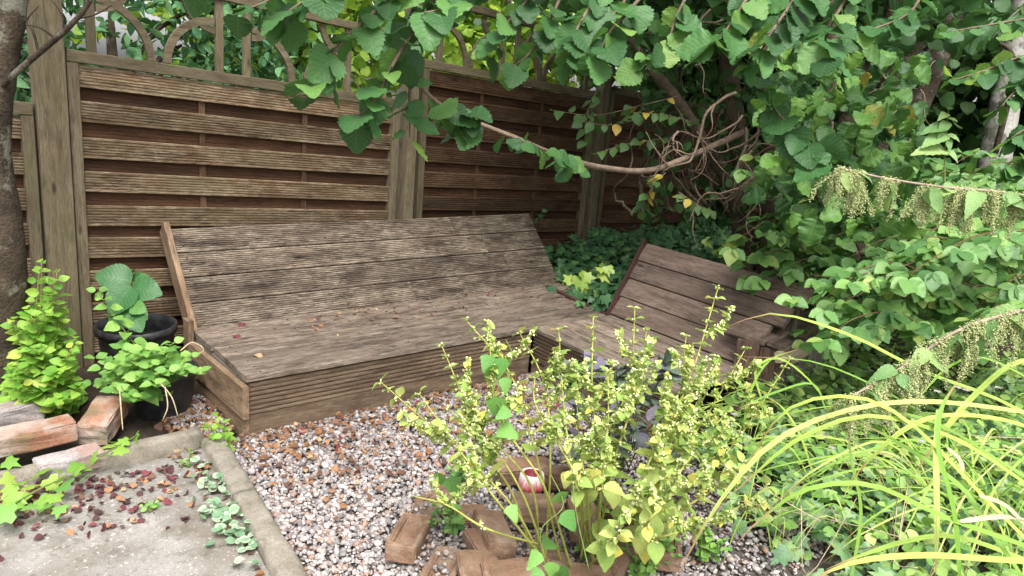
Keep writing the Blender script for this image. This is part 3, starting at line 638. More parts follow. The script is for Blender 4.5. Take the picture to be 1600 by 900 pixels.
for (px_, py_, s, cname, lab) in [(613, 497, .045, 'litter', 'curled orange leaf lying alone on the middle of the seat'), (366, 524, .05, 'redlitter', 'purple red leaf near the left end of the seat'),
                           (378, 505, .05, 'redlitter', 'dark crumpled leaf near the left foot of the backrest'), (398, 554, .05, 'litter', 'pale bleached leaf close to the seat front corner')]:
    p = on(px_, py_, 2, H+.006); tv, tf, tu = T['oval2']; me = mesh('fallen_leaf', tv*s, tf, tu, np.full(len(tv), {'litter': .02, 'redlitter': .3}[cname] if s < .046 or cname == 'redlitter' else .9))
    o = obj('fallen_leaf', me, MAT[cname], None, Matrix.Translation(Vector(p)) @ Matrix.Rotation(rng.uniform(0, 6), 4, 'Z')); tag(o, lab, 'leaf', 'fallen leaves on the bench')
# gravel and crumbs beside the bench end
def gravel2():
    n = 1100; x = rng.uniform(-.24, -.04, n); y = rng.uniform(.07, .5, n); pebbles(np.stack([x, y, np.full(n, -.05)+rng.uniform(0, .01, n)], 1), rng.uniform(.003, .010, n), 'pebbles spilled beside the left end of the bench')
gravel2()
# ================================================================== BRICKS
import bmesh
def brick_mesh(L=.215, W=.1025, Hh=.065, frog=False, wear=.0045, name='brick', seed=0):
    r = np.random.default_rng(seed); bm = bmesh.new(); bmesh.ops.create_cube(bm, size=1.0)
    for v in bm.verts: v.co = Vector((v.co.x*L, v.co.y*W, v.co.z*Hh))
    if frog:
        top = max(bm.faces, key=lambda f: f.calc_center_median().z)
        ret = bmesh.ops.inset_region(bm, faces=[top], thickness=.024, depth=0); top = max([f for f in bm.faces if f.normal.z > .9], key=lambda f: -f.calc_area() if False else -abs(f.calc_center_median().x)-abs(f.calc_center_median().y)-0*f.calc_area())
        r2 = bmesh.ops.inset_region(bm, faces=[top], thickness=.008, depth=-.022)
    bmesh.ops.bevel(bm, geom=[e for e in bm.edges], offset=.0045, segments=2, affect='EDGES', clamp_overlap=True)
    bmesh.ops.subdivide_edges(bm, edges=[e for e in bm.edges if e.calc_length() > .05], cuts=3, use_grid_fill=True)
    for v in bm.verts: v.co += Vector(r.normal(0, wear*.35, 3))
    me = bpy.data.meshes.new(name); bm.to_mesh(me); bm.free()
    for p in me.polygons: p.use_smooth = False
    return me
def brick(px, py, z, yaw, mat, label, frog=False, tilt=(0, 0), L=.215, W=.1025, Hh=.065, wear=.003, grp=None, seed=0):
    p = on(px, py, 2, z); p[2] = z-Hh/2
    M = Matrix.Translation(Vector(p)) @ Matrix.Rotation(math.radians(yaw), 4, 'Z') @ Matrix.Rotation(math.radians(tilt[0]), 4, 'X') @ Matrix.Rotation(math.radians(tilt[1]), 4, 'Y')
    o = obj('brick', brick_mesh(L, W, Hh, frog, wear, seed=seed), mat, None, M); tag(o, label, 'brick', grp); return o
G1 = 'bricks heaped in the gravel'
brick(640, 826, .035, 42, MAT['brick'], 'leftmost brick of the heap with pebbles in its hollow', True, (0, 3), grp=G1, seed=1)
brick(690, 885, .000, 38, MAT['brick'], 'brick at the bottom edge beside the hollow brick', True, (4, 0), grp=G1, seed=2)
brick(690, 772, -.01, 20, MAT['brick'], 'half buried brick nearest the open gravel with a pebble-filled hollow', True, (0, 5), grp=G1, seed=3)
brick(772, 822, .055, 66, MAT['brick'], 'brick sloping down to the left of the ring', False, (10, 0), grp=G1, seed=4)
brick(751, 850, .035, 74, MAT['brick'], 'narrow brick on edge at the left flank of the ring', False, (0, 0), L=.2, W=.05, Hh=.10, grp=G1, seed=5)
brick(840, 781, .075, -40, MAT['brick'], 'brick lying crosswise in front of the red cap', False, (0, 0), L=.19, grp=G1, seed=6)
brick(912, 800, .075, 52, MAT['brick'], 'brick pointing forward right of the crosswise brick', False, (0, 4), L=.20, grp=G1, seed=7)
brick(818, 724, .05, -25, MAT['brick'], 'shaded brick behind the red cap', False, (6, 0), grp=G1, seed=8)
brick(882, 735, .07, -75, MAT['brick'], 'tilted brick at the back right of the cap', False, (0, -16), grp=G1, seed=9)
brick(985, 785, .05, -70, MAT['brick'], 'brick leaning under the yellow herb stems', False, (14, 0), grp=G1, seed=10)
brick(1040, 838, .035, 40, MAT['brick'], 'rightmost brick of the heap below the herb', True, (0, 0), grp=G1, seed=11)
brick(810, 886, .055, -30, MAT['brick'], 'brick at the bottom middle of the picture with crumbs on top', True, (0, -4), grp=G1, seed=12)
brick(905, 893, .03, -38, MAT['brick'], 'brick cut by the lower picture edge under the bindweed', False, (0, 4), grp=G1, seed=13)
brick(862, 868, .02, 30, MAT['brick'], 'rough broken brick sunk between the front bricks', False, (8, 8), L=.13, wear=.008, grp=G1, seed=14)
brick(1190, 785, .0, 60, MAT['brick'], 'brown brick half hidden by strap leaves', False, (0, 10), grp=G1, seed=15)
brick(730, 800, .0, -30, MAT['brick'], 'low brick in the gap between the hollow brick and the ring', False, (5, 0), L=.15, grp=G1, seed=16)
brick(965, 858, .03, 15, MAT['brick'], 'brick among the weeds at the foot of the stems', False, (0, 6), grp=G1, seed=17)
brick(745, 893, .03, 60, MAT['brick'], 'brick standing forward at the lower edge left of the bindweed', False, (0, -5), grp=G1, seed=18)
def pile_pebbles():
    n = 1500; P = np.array([on(rng.uniform(650, 1010), rng.uniform(770, 905), 2, -.03) for _ in range(n)]); P[:, 2] += rng.uniform(-.005, .03, n)
    pebbles(P, rng.uniform(.003, .011, n), 'pebbles caught between the heaped bricks')
pile_pebbles()
G2 = 'old bricks edging the left bed'
brick(45, 668, .085, 5, MAT['rbrick'], 'mossy red brick in front of the lime green herb', False, (0, 0), L=.30, W=.11, Hh=.075, wear=.005, grp=G2, seed=21)
brick(108, 710, .01, 6, MAT['wbrick'], 'pale grey brick lying lowest under two others', False, (0, 0), L=.22, W=.1, Hh=.065, wear=.005, grp=G2, seed=22)
brick(160, 640, .075, 58, MAT['rbrick'], 'worn red brick pointing back beside the black pot', False, (0, -8), L=.24, W=.115, Hh=.085, wear=.005, grp=G2, seed=23)
brick(20, 632, .06, 12, MAT['wbrick'], 'dark stone at the foot of the tree trunk', False, (0, 0), L=.2, W=.1, Hh=.09, wear=.005, grp=G2, seed=24)
# red and white cap ring
def cap():
    p = on(832, 738, 2, .095); R0, R1, ri, hh = .050, .043, .031, .058
    prof = [(R0, 0), (R0*1.02, .006), (R1+.003, hh-.010), (R1, hh-.002), (R1-.005, hh), (ri+.004, hh), (ri, hh-.004), (ri-.001, .012), (0.0005, .010)]
    k = 48; V = []; F = []
    for (r_, z_) in prof:
        for i in range(k):
            an = 2*math.pi*i/k; rr = r_*(1+(.018 if (i % 4 < 2 and .004 < z_ < hh-.009 and r_ > ri+.01) else 0)); V.append((rr*math.cos(an), rr*math.sin(an), z_))
    for j in range(len(prof)-1):
        for i in range(k): F.append((j*k+i, j*k+(i+1) % k, (j+1)*k+(i+1) % k, (j+1)*k+i))
    o = obj('plastic_cap', mesh('plastic_cap', V, F), MAT['cap'], None, Matrix.Translation(Vector((p[0], p[1], p[2]-hh)))); tag(o, 'faded red and white plastic cap ring set among the bricks', 'cap')
cap()
# ================================================================== POTS
def pot(c, r, h, label, zb=-.06):
    prof = [(.001, 0), (r*.78, 0), (r*.80, .006), (r*.95, h*.86), (r*.955, h*.87), (r*1.03, h*.875), (r*1.03, h*.995), (r, h), (r*.955, h*.995), (r*.93, h*.87), (r*.90, h*.7), (.001, h*.69)]
    k = 40; V = [(q*math.cos(2*math.pi*i/k), q*math.sin(2*math.pi*i/k), z) for q, z in prof for i in range(k)]
    F = [(j*k+i, j*k+(i+1) % k, (j+1)*k+(i+1) % k, (j+1)*k+i) for j in range(len(prof)-2) for i in range(k)]
    t = thing('plant_pot', label, 'pot', (c[0], c[1], zb), 'black pots beside the bench end'); M = Matrix.Translation(Vector((c[0], c[1], zb)))
    obj('pot_body', mesh('pot_body', V, F), MAT['pot'], t, M)
    j = len(prof)-2; Vs = V[j*k:(j+1)*k]; Fs = [tuple(range(k))]
    obj('pot_soil', mesh('pot_soil', Vs, Fs), MAT['soil'], t, M)
    return t
POTB = (-.235, .80); POTF = (-.225, .43)
pot(POTB, .175, .30, 'large black pot holding a broad leaved seedling', -.05)
pot(POTF, .145, .205, 'smaller black pot half hidden under green mint', -.055)
# ================================================================== PLANTS: helpers
def leafpts(P, n, side=.8, droop=.5, fwd=.5, jit=.25, upn=1.0):
    """n leaves along a polyline, alternate sides: positions, directions, normals"""
    Q = resample(P, n+1)[1:]; t = unit(np.gradient(np.vstack([P[0], Q]), axis=0))[1:]
    s = unit(np.cross(t, UP)+1e-6)*np.where(np.arange(n) % 2, 1, -1)[:, None]
    D_ = unit(s*side + t*fwd - UP*droop + rnd(n, jit)); Zn = UP*upn + s*.35 + rnd(n, jit)
    return Q, D_, Zn
def facing(P, k=.6):
    """unit vectors from points towards the open side of the garden (where the light comes from)"""
    return unit(np.array([-.5, -.75, .45]))*k
# ---------------------------------------------------------------- left tree
lt = thing('tree', 'dark lichen-spotted tree trunk leaning at the left edge', 'tree', Vector((*on(-8, 640, 2, -.06),)))
tr = [on(-8, 640, 2, -.08), at(2, 400, 3.1), at(-12, 240, 3.0), at(2, 110, 2.95), at(25, -20, 2.9), at(45, -220, 2.9)]
V, F = tube(spline(tr, 6), [.125, .088, .066, .052, .048, .04], 14); V += rng.normal(0, .0016, V.shape)
c = Cloud(); c.raw(V, F); c.build('trunk', MAT['barkd'], lt)
for pts, r in (([at(-12, 150, 2.96), at(20, 118, 2.9), at(70, 75, 2.85), at(108, 42, 2.8), at(140, 2, 2.78), at(165, -60, 2.75)], [.012, .012, .011, .009, .006]),
               ([at(60, 82, 2.86), at(52, 50, 2.84), at(42, 32, 2.83), at(60, 10, 2.8)], [.006, .004, .002]), ([at(86, 60, 2.84), at(64, 44, 2.82), at(40, 38, 2.8)], [.005, .003]),
               ([at(100, 48, 2.82), at(96, 22, 2.8), at(72, -10, 2.78)], [.004, .002]), ([at(118, 30, 2.8), at(150, 22, 2.78), at(175, 8, 2.76)], [.005, .002])):
    c = Cloud(); c.tube(spline(pts, 5), r, 7); c.build('branch', MAT['barkd'], lt)
c = Cloud(); n = 900
P = np.array([-1.1, .2, 3.1])+rnd(n)*np.array([.8, .8, .45]); P = P[P[:, 2] > 2.35]; c.put('lowh', P, rnd(len(P)), UP+rnd(len(P), .5), rng.uniform(.05, .09, len(P)))
c.build('crown', MAT['dark'], lt, 'stuff')
# ---------------------------------------------------------------- upright lime herb at left
def herb(name, label, base, stems, mat, smat, ls, n_node, lab_group=None, tn='oval', indiv=40, droop=.35, spread=.07):
    t = thing(name, label, 'plant', Vector(base), lab_group); cl = Cloud(); st = Cloud(); cnt = 0; cand = []
    for (b, tip) in stems:
        b = np.asarray(b, float); tip = np.asarray(tip, float); mid = (b+tip)/2+rnd(1, .02)[0]; P = spline([b, mid, tip], 8); st.tube(P, [.0035, .0025, .0012], 5)
        Q = resample(P, n_node+2)[1:]
        for i, q in enumerate(Q):
            f = i/len(Q); s = ls*(1.05-.6*f)*rng.uniform(.8, 1.2)
            an = (i % 2)*math.pi/2+rng.uniform(-.5, .5)
            for k in (0, math.pi):
                d = V3(math.cos(an+k), math.sin(an+k), -.5*droop*(1-f)+.3*f+rng.uniform(-.25, .25)); cand.append((q+unit(d)*.006, d, UP+.75*unit(CAM-q)+rnd(1, .35)[0], s))
    idx = rng.permutation(len(cand)); dep = np.array([np.dot(cand[i][0]-CAM, _f) for i in range(len(cand))]); order = np.argsort(dep)
    for j, i in enumerate(order):
        p, d, z, s = cand[i]; tnm = tn+str(i % 3) if (tn+'0') in T else tn
        if j < indiv: leafobj(t, tnm, mat, p, d, z, s)
        else: cl.put(tnm, [p], [d], [z], [s])
    cl.build('foliage', mat, t, 'stuff'); st.build('stems', smat, t, 'stuff'); return t
sb = on(70, 640, 2, -.05)
stems = []
for (x, y) in [(25, 440), (60, 410), (85, 425), (95, 480), (20, 500), (110, 530), (40, 540), (75, 470), (50, 470), (120, 590), (12, 560), (100, 560), (65, 530), (30, 600), (90, 610)]:
    stems += [(sb+rnd(1, .06)[0]*V3(1, 1, 0), at(x+rng.uniform(-9, 9), y+k_*14, 3.12+rng.uniform(-.14, .12))) for k_ in (0, 1)]
herb('lime_herb', 'tall lime green bushy herb growing behind the mossy bricks', sb, stems, MAT['mint'], MAT['stem'], .080, 15, indiv=150)
# mint in the front pot
pb = V3(POTF[0], POTF[1], .09); stems = []
for (x, y, d) in [(152, 455, 3.3), (150, 560, 3.2), (175, 585, 3.1), (200, 560, 3.05), (225, 545, 3.05), (255, 550, 3.05), (285, 575, 3.05), (312, 580, 3.0), (240, 600, 2.98), (205, 620, 2.98), (180, 610, 3.0), (270, 535, 3.12), (300, 560, 3.1), (145, 600, 3.1), (235, 570, 3.0), (215, 590, 2.98), (262, 580, 3.0), (160, 575, 3.05), (190, 545, 3.12)]:
    stems.append((pb+rnd(1, .04)[0]*V3(1, 1, 0), at(x, y, d)))
herb('mint_plant', 'spreading green mint spilling over the smaller black pot', (POTF[0], POTF[1], .085), stems, MAT['mint2'], MAT['stemg'], .088, 10, indiv=150, spread=.05)
# trailing shoot with pale tendrils over the pot's front
t = thing('dry_stalk', 'pale dead stalks hanging in front of the smaller pot', 'stalk', Vector(at(262, 615, 2.98)))
for pts in ([at(250, 598, 2.98), at(268, 620, 2.95), at(278, 650, 2.95)], [at(258, 605, 2.97), at(262, 635, 2.95), at(255, 655, 2.95)], [at(282, 548, 3.05), at(300, 535, 3.1), at(318, 545, 3.1), at(310, 555, 3.1)], [at(187, 610, 2.96), at(190, 650, 2.92), at(192, 672, 2.92)]):
    c = Cloud(); c.tube(spline(pts, 5), [.003, .002], 5); c.build('stalk', MAT['straw'], t)
# broad leaved seedling in the back pot
t = thing('seedling', 'seedling with broad ribbed dark leaves in the large pot', 'plant', Vector((POTB[0], POTB[1], .18)))
top = at(200, 470, 3.55); c = Cloud(); c.tube(spline([V3(POTB[0], POTB[1], .16), at(205, 520, 3.6), at(203, 470, 3.58), at(208, 440, 3.56)], 5), [.005, .004, .003], 6); c.build('stem', MAT['stemg'], t)
for (bx, by, tx, ty, s, d) in [(205, 440, 163, 428, .145, 3.5), (205, 448, 178, 478, .15, 3.46), (205, 450, 250, 452, .14, 3.5), (210, 440, 262, 437, .09, 3.55), (208, 455, 258, 466, .085, 3.5), (205, 480, 172, 510, .13, 3.44), (206, 478, 240, 490, .075, 3.42), (206, 482, 245, 505, .085, 3.48), (205, 490, 222, 522, .10, 3.42), (206, 440, 240, 424, .08, 3.58), (205, 452, 225, 478, .08, 3.55), (204, 430, 200, 420, .06, 3.58)]:
    p0 = at(bx, by, d+.04); p1 = at(tx, ty, d-.02); leafobj(t, 'ribbed%d' % (int(s*100) % 3), MAT['hydr'], p0, p1-p0, UP*.6-_f*.9+rnd(1, .2)[0], s*1.05)
# ---------------------------------------------------------------- vine along the kerb
t = thing('vine', 'bright green vine with lobed leaves creeping over the kerb', 'vine', Vector(on(120, 740, 2, 0)))
pth = [on(215, 680, 2, .02), on(170, 705, 2, .02), on(130, 735, 2, .02), on(70, 760, 2, .02), on(0, 800, 2, .02), on(-40, 820, 2, .02)]
c = Cloud(); c.tube(spline(pth, 6), [.003, .003], 5); c.build('stem', MAT['stemg'], t)
for i, (x, y) in enumerate([(210, 682), (200, 688), (180, 690), (195, 700), (165, 700), (175, 712), (150, 712), (125, 735), (110, 728), (100, 742), (85, 735), (75, 748), (60, 742), (55, 760), (40, 752), (35, 770), (20, 758), (12, 775), (30, 785), (5, 745), (8, 720), (0, 790), (60, 780), (85, 772), (45, 795), (110, 755), (70, 795), (22, 800), (95, 790), (130, 748)]):
    p = on(x, y, 2, rng.uniform(.0, .05)); d = rnd(1)[0]*V3(1, 1, .15)-_u*.3; leafobj(t, 'ivy', MAT['vine'] if i < 24 else MAT['bind'], p, d, UP*.8-_f*.35+rnd(1, .3)[0], rng.uniform(.055, .085))
# glaucous plant by the kerb
t = thing('ground_creeper', 'pale blue green creeper growing along the kerb joint', 'plant', Vector(on(360, 800, 2, -.04))); c = Cloud()
for i in range(120):
    f = rng.random(); x = 325+60*f+rng.normal(0, 16+6*f); y = 735+140*f+rng.normal(0, 10); p = on(x, y, 2, -.035+rng.uniform(0, .03)); d = rnd(1)[0]*V3(1, 1, .3)
    if i < 60: leafobj(t, 'round', MAT['glauc'], p, d, UP+rnd(1, .35)[0], rng.uniform(.026, .042))
    else: c.put('round', [p], [d], [UP+rnd(1, .35)[0]], [rng.uniform(.02, .035)])
c.build('foliage', MAT['glauc'], t, 'stuff')
sp = on(342, 698, 2, -.04)
herb('green_seedling', 'small green sprig at the kerb corner by the bench', sp, [(sp, sp+V3(rng.normal(0, .03), rng.normal(0, .03), .10)) for _ in range(3)], MAT['mint'], MAT['stemg'], .05, 3, indiv=30)
for (x, y, nm) in [(295, 730, 'tiny weed in the path joint beside the kerb corner'), (235, 800, 'tiny weed in the middle of the concrete path')]:
    p = on(x, y, 2, -.045); herb('weed', nm, p, [(p, p+V3(.01, 0, .03)), (p, p+V3(-.015, .01, .025))], MAT['mint2'], MAT['stemg'], .02, 2, 'weeds in the path', indiv=0)
# ---------------------------------------------------------------- ivy
def ivy_patch(label, pts, zf, mat, s0, indiv, base, name='ivy', lift=.08):
    t = thing(name, label, 'ivy', Vector(base)); n = len(pts); z = zf(pts[:, 0], pts[:, 1])+rng.uniform(0, 1, n)**.7*lift
    P = np.c_[pts, z]; tilt = unit(CAM-P)*V3(1, 1, 0); D_ = rnd(n)*V3(1, 1, .35)+tilt*.55-UP*.3; Zn = UP*.8+tilt*.45+rnd(n, .35); S = rng.uniform(.7, 1.25, n)*s0
    dep = (P-CAM)@_f; order = np.argsort(dep-lift*3*(z-z.min())); k = order[:0]
    vis = [i for i in order if True][:indiv]; rest = np.setdiff1d(np.arange(n), vis)
    for i in vis: leafobj(t, 'ivy', mat, P[i], D_[i], Zn[i], S[i])
    c = Cloud(); c.put('ivy', P[rest], D_[rest], Zn[rest], S[rest]); c.build('ivy_foliage', mat, t, 'stuff'); return t
n = 12000; x = rng.uniform(2.5, 7.0, n); y = rng.uniform(-1.0, 2.6, n)
k = (y < 1.12+math.tan(TH)*x) & ~((x < 2.68+.2*np.clip(-y, 0, 1)) & (y < .05)) & (y > -.75) & ((x > 2.62) | (y > .35))
pts = np.stack([x, y], 1)[k]
ivy_patch('dark green ivy carpeting the ground behind the bench corner', pts, lambda X, Y: ivyz(X, Y)+.05*np.clip((X-2.6)*2, 0, 1), MAT['ivy'], .078, 220, (3.2, .6, 0), lift=.15)
# ivy strands creeping on to the seat, climbing the fence
pp = []
for (x, y, z) in [(885, 455, .23), (905, 462, .23), (925, 470, .24), (938, 480, .24), (865, 452, .225), (915, 478, .23), (945, 470, .28), (898, 447, .26)]: pp.append(on(x, y, 2, z))
t = thing('ivy', 'ivy strand reaching over the inner corner of the seat', 'ivy', Vector(pp[0]))
for p in pp:
    for _ in range(2): leafobj(t, 'ivy', MAT['ivy'], p+rnd(1, .02)[0], -_u+rnd(1, .6)[0], UP-_f*.5+rnd(1, .3)[0], rng.uniform(.06, .09))
for lab, spots in (('patch of lime yellow young ivy beside the corner of the seat', [(905, 428), (897, 436), (910, 440), (945, 418), (955, 424), (935, 425)]), ('lime ivy sprig by the top of the arm backrest', [(1130, 390), (1145, 385), (1150, 398), (1122, 398), (1160, 372), (1105, 372)])):
    t = thing('ivy', lab, 'ivy', Vector(at(*spots[0], 5.0)))
    for (x, y) in spots:
        for _ in range(2): leafobj(t, 'ivy', MAT['limeivy'], at(x+rng.normal(0, 4), y+rng.normal(0, 3), 4.3 if spots[0][0] < 1000 else 4.6), rnd(1)[0]-UP*.4, UP-_f+rnd(1, .3)[0], rng.uniform(.06, .09))
t = thing('ivy', 'few ivy leaves climbing the fence beside the backrest end', 'ivy', Vector(fp(2.75, .3, .05)))
for _ in range(9): leafobj(t, 'ivy', MAT['ivy'], fp(2.62+rng.uniform(0, .35), rng.uniform(.30, .62), .05), rnd(1)[0]-UP*.5, FN+rnd(1, .3)[0], rng.uniform(.04, .06))
# variegated ground cover, lower right
n = 5200; x = rng.uniform(1.1, 5.2, n); y = rng.uniform(-3.4, -.85, n)
k = ~((x < 2.28) & (y > -1.15)) & (x > 1.12+.25*rng.random(n)+np.where(y > -1.5, .25, 0)); pts = np.stack([x, y], 1)[k]
gz = lambda X, Y: -.06+.03*bumps(X, Y, 2)+.09*np.clip((X-1.25)/.8, 0, 1)
ivy_patch('variegated pale edged ivy covering the bed under the strap leaves', pts, gz, MAT['vivy'], .072, 220, (2.4, -1.9, -.05), 'variegated_ivy', lift=.12)
c = Cloud(); n = 5200; x = rng.uniform(1.2, 4.5, n); y = rng.uniform(-3.0, -.9, n); k = ~((x < 2.3) & (y > -1.15)); x, y = x[k], y[k]; P = np.stack([x, y, gz(x, y)+rng.uniform(.04, .22, len(x))], 1)
c.put('oval0', P, rnd(len(P))*V3(1, 1, .4), UP+rnd(len(P), .4), rng.uniform(.025, .06, len(P))); o = c.build('ground_cover', MAT['weed'], None, 'stuff'); tag(o, 'small green weeds mixed through the variegated ivy', 'weeds')
# white small flowers
t = thing('white_flowers', 'tiny white flowers among the ivy below the nettle', 'flower', Vector(at(1330, 590, 2.7)))
for (x, y) in [(1497, 606), (1510, 610), (1465, 612), (1560, 606), (1385, 660), (1290, 680), (1116, 662), (1148, 648), (1440, 690), (1300, 700)]:
    c = Cloud(); p = at(x, y, 2.55); 
    for k_ in range(5): an = k_*1.257; c.put('round', [p], [V3(math.cos(an), math.sin(an), .2)], [UP], [.014])
    c.build('flower', MAT['birch'], t)
# ---------------------------------------------------------------- lemon balm
def keep(q):
    r_ = np.asarray(q)-CAM; d = r_@_f; x = 800+FPX*(r_@_r)/d; y = 450-FPX*(r_@_u)/d     # bare lower stems, as the plant is bare over the bricks
    if 780 < x < 890 and 700 < y < 810: return False
    if y > 770: return rng.random() < (.15 if x < 940 else .75)
    return True
def balm(label, base, stalks, indiv):
    t = thing('lemon_balm', label, 'plant', Vector(base), 'flowering herbs over the bricks'); fol = Cloud(); bud = Cloud(); big = []
    for st in stalks:
        P = spline(np.array(st), 8); sm = Cloud(); sm.tube(P, [.0042, .0032, .0016], 6); sm.build('stem', MAT['stem'], t)
        L = np.sum(np.linalg.norm(np.diff(P, axis=0), axis=1)); nn = max(7, int(L/.034)); Q = resample(P, nn); tg = unit(np.gradient(Q, axis=0))
        for i in range(int(nn*.28), nn):
            f = i/(nn-1); q = Q[i]; tv = tg[i]
            if not keep(q): continue
            a_ = unit(np.cross(tv, V3(.3, .2, .9))); b = np.cross(tv, a_)
            ph = (i % 2)*math.pi/2+rng.uniform(-.4, .4); s = (.078 if f < .62 else .052)*(1.15-.62*f)*rng.uniform(.75, 1.25)
            for k_ in (0, math.pi):
                d = a_*math.cos(ph+k_)+b*math.sin(ph+k_)+tv*(.35*f-.1)-UP*(.25*(1-f)); z = tv*.6+UP*.5+rnd(1, .25)[0]
                if f < .5 and rng.random() < .6: continue
                (big.append((q+unit(d)*.004, d, z, s)) if s > .030 else fol.put('oval%d' % (i % 3), [q], [d], [z], [s]))
            if .42 < f:    # whorl of calyces with tiny bracts
                m = int(8*(1.15-f)+3); an = rng.uniform(0, 6.28, m); dd = (np.cos(an)[:, None]*a_+np.sin(an)[:, None]*b)+tv*rng.uniform(-.2, .7, (m, 1)); r_ = rng.uniform(.006, .020, m)*(1.25-.7*f)
                bud.put('octa', q+unit(dd)*r_[:, None], tv+dd*.6, dd, rng.uniform(.0038, .0066, m)*(1.2-.4*f), rng.random(m))
                mm = m//3; fol.put('low', q+unit(dd[:mm])*r_[:mm, None]*.4, dd[:mm], np.broadcast_to(tv, (mm, 3)), rng.uniform(.016, .032, mm)*(1.3-.7*f))
        # side shoots
        for j in range(int(L/.22)):
            f = rng.uniform(.5, .85); q = P[int(f*(len(P)-1))]; tv = unit(P[-1]-P[0]); d = unit(rnd(1)[0]*V3(1, 1, .3)+tv*.8+UP*.3); ln = rng.uniform(.05, .13)
            if not keep(q): continue
            S = spline([q, q+d*ln*.6, q+d*ln*.9+UP*ln*.25], 5); fol.tube(S, [.0018, .001], 4, .3)
            for w_ in resample(S, 6)[1:]:
                m = 9; dd = rnd(m); bud.put('octa', w_+unit(dd)*rng.uniform(.004, .012, (m, 1)), dd, UP, rng.uniform(.0032, .0056, m), rng.random(m)); fol.put('low', np.repeat([w_], 4, 0), rnd(4), UP+rnd(4, .4), rng.uniform(.018, .034, 4))
    big = [big[i] for i in rng.permutation(len(big)) if keep(big[i][0])]
    for j, (p, d, z, s) in enumerate(big):
        if j < indiv: leafobj(t, 'oval%d' % (j % 3), MAT['balm'], p, d, z, s)
        else: fol.put('oval%d' % (j % 3), [p], [d], [z], [s])
    fol.build('foliage', MAT['balm'], t, 'stuff'); bud.build('flower_whorls', MAT['bud'], t, 'stuff')
g0 = on(925, 885, 2, -.02); g1 = on(985, 850, 2, -.02); g2 = on(860, 885, 2, 0.0)
def stalk(b, pts): return [b+rnd(1, .03)[0]*V3(1, 1, 0)] + [at(x, y, d) for x, y, d in pts]
balm('yellow green flowering herb leaning left over the red cap', g2, [
 stalk(g2, [(800, 790, 2.2), (700, 690, 2.2), (595, 597, 2.25)]), stalk(g2, [(830, 760, 2.2), (745, 660, 2.25), (690, 540, 2.3)]),
 stalk(g2, [(845, 740, 2.2), (800, 590, 2.25), (728, 500, 2.3)]), stalk(g2, [(850, 760, 2.15), (780, 650, 2.2), (765, 540, 2.22)]),
 stalk(g2, [(790, 800, 2.15), (730, 720, 2.15), (655, 615, 2.2)]), stalk(g2, [(820, 780, 2.2), (770, 700, 2.2), (700, 640, 2.25)]),
 stalk(g2, [(860, 720, 2.25), (850, 600, 2.3), (812, 520, 2.35)]), stalk(g2, [(770, 830, 2.1), (700, 790, 2.1), (645, 775, 2.12)]),
 stalk(g2, [(800, 770, 2.25), (745, 690, 2.28), (715, 600, 2.3)])], 80)
balm('yellow green flowering herb with the tallest spikes in front of the arm', g0, [
 stalk(g0, [(895, 740, 2.2), (880, 620, 2.25), (873, 515, 2.3)]), stalk(g0, [(930, 720, 2.2), (925, 600, 2.25), (927, 495, 2.3)]),
 stalk(g0, [(950, 700, 2.25), (985, 590, 2.3), (992, 482, 2.35)]), stalk(g0, [(960, 720, 2.2), (1000, 600, 2.25), (1010, 515, 2.3)]),
 stalk(g1, [(1020, 720, 2.2), (1075, 600, 2.2), (1122, 450, 2.25)]), stalk(g1, [(1030, 740, 2.25), (1060, 640, 2.25), (1072, 525, 2.3)]),
 stalk(g0, [(905, 760, 2.1), (840, 640, 2.1), (835, 590, 2.12)]), stalk(g0, [(940, 760, 2.1), (950, 660, 2.1), (950, 585, 2.15)]), stalk(g0, [(915, 760, 2.15), (905, 690, 2.2), (900, 590, 2.2)])], 90)
balm('yellow green flowering herb at the right of the bricks', g1, [
 stalk(g1, [(1050, 730, 2.3), (1110, 640, 2.3), (1165, 545, 2.35)]), stalk(g1, [(1080, 760, 2.25), (1150, 690, 2.25), (1235, 560, 2.3)]),
 stalk(g1, [(1040, 770, 2.15), (1090, 700, 2.15), (1130, 650, 2.15)]), stalk(g1, [(1060, 800, 2.1), (1120, 760, 2.1), (1190, 700, 2.15)]),
 stalk(g1, [(1000, 760, 2.1), (1030, 680, 2.1), (1040, 600, 2.15)]), stalk(g1, [(1010, 820, 2.0), (1040, 780, 2.0), (1060, 720, 2.05)]),
 stalk(g0, [(960, 840, 2.0), (980, 800, 2.0), (990, 770, 2.0)]), stalk(g1, [(1030, 840, 2.05), (1140, 800, 2.1), (1200, 760, 2.15)]), stalk(g1, [(1040, 720, 2.35), (1080, 660, 2.4), (1110, 600, 2.4)])], 90)
# sage behind the herb
t = thing('sage_plant', 'grey purple sage bush half hidden behind the flowering herb', 'plant', Vector(on(960, 720, 2, -.04))); c = Cloud(); st = Cloud()
sbp = on(965, 735, 2, -.03)
for i in range(34):
    x = rng.uniform(885, 1050); y = rng.uniform(560, 720); d = rng.uniform(2.55, 2.95); p = at(x, y, d)
    if i == 0: p = at(888, 572, 2.75)
    st.tube(spline([sbp+rnd(1, .02)[0], (sbp+p)/2+rnd(1, .02)[0], p], 4), [.003, .002], 4)
    for k_ in range(9):
        dd = unit(rnd(1)[0]*V3(1, 1, .3)+UP*.35); q = p-UP*.02*(k_ // 3)
        if i < 10: leafobj(t, 'lance', MAT['sage'], q, dd, UP+rnd(1, .3)[0], rng.uniform(.05, .085))
        else: c.put('lance', [q], [dd], [UP+rnd(1, .3)[0]], [rng.uniform(.05, .085)])
c.build('foliage', MAT['sage'], t, 'stuff'); st.build('stems', MAT['stemg'], t, 'stuff')
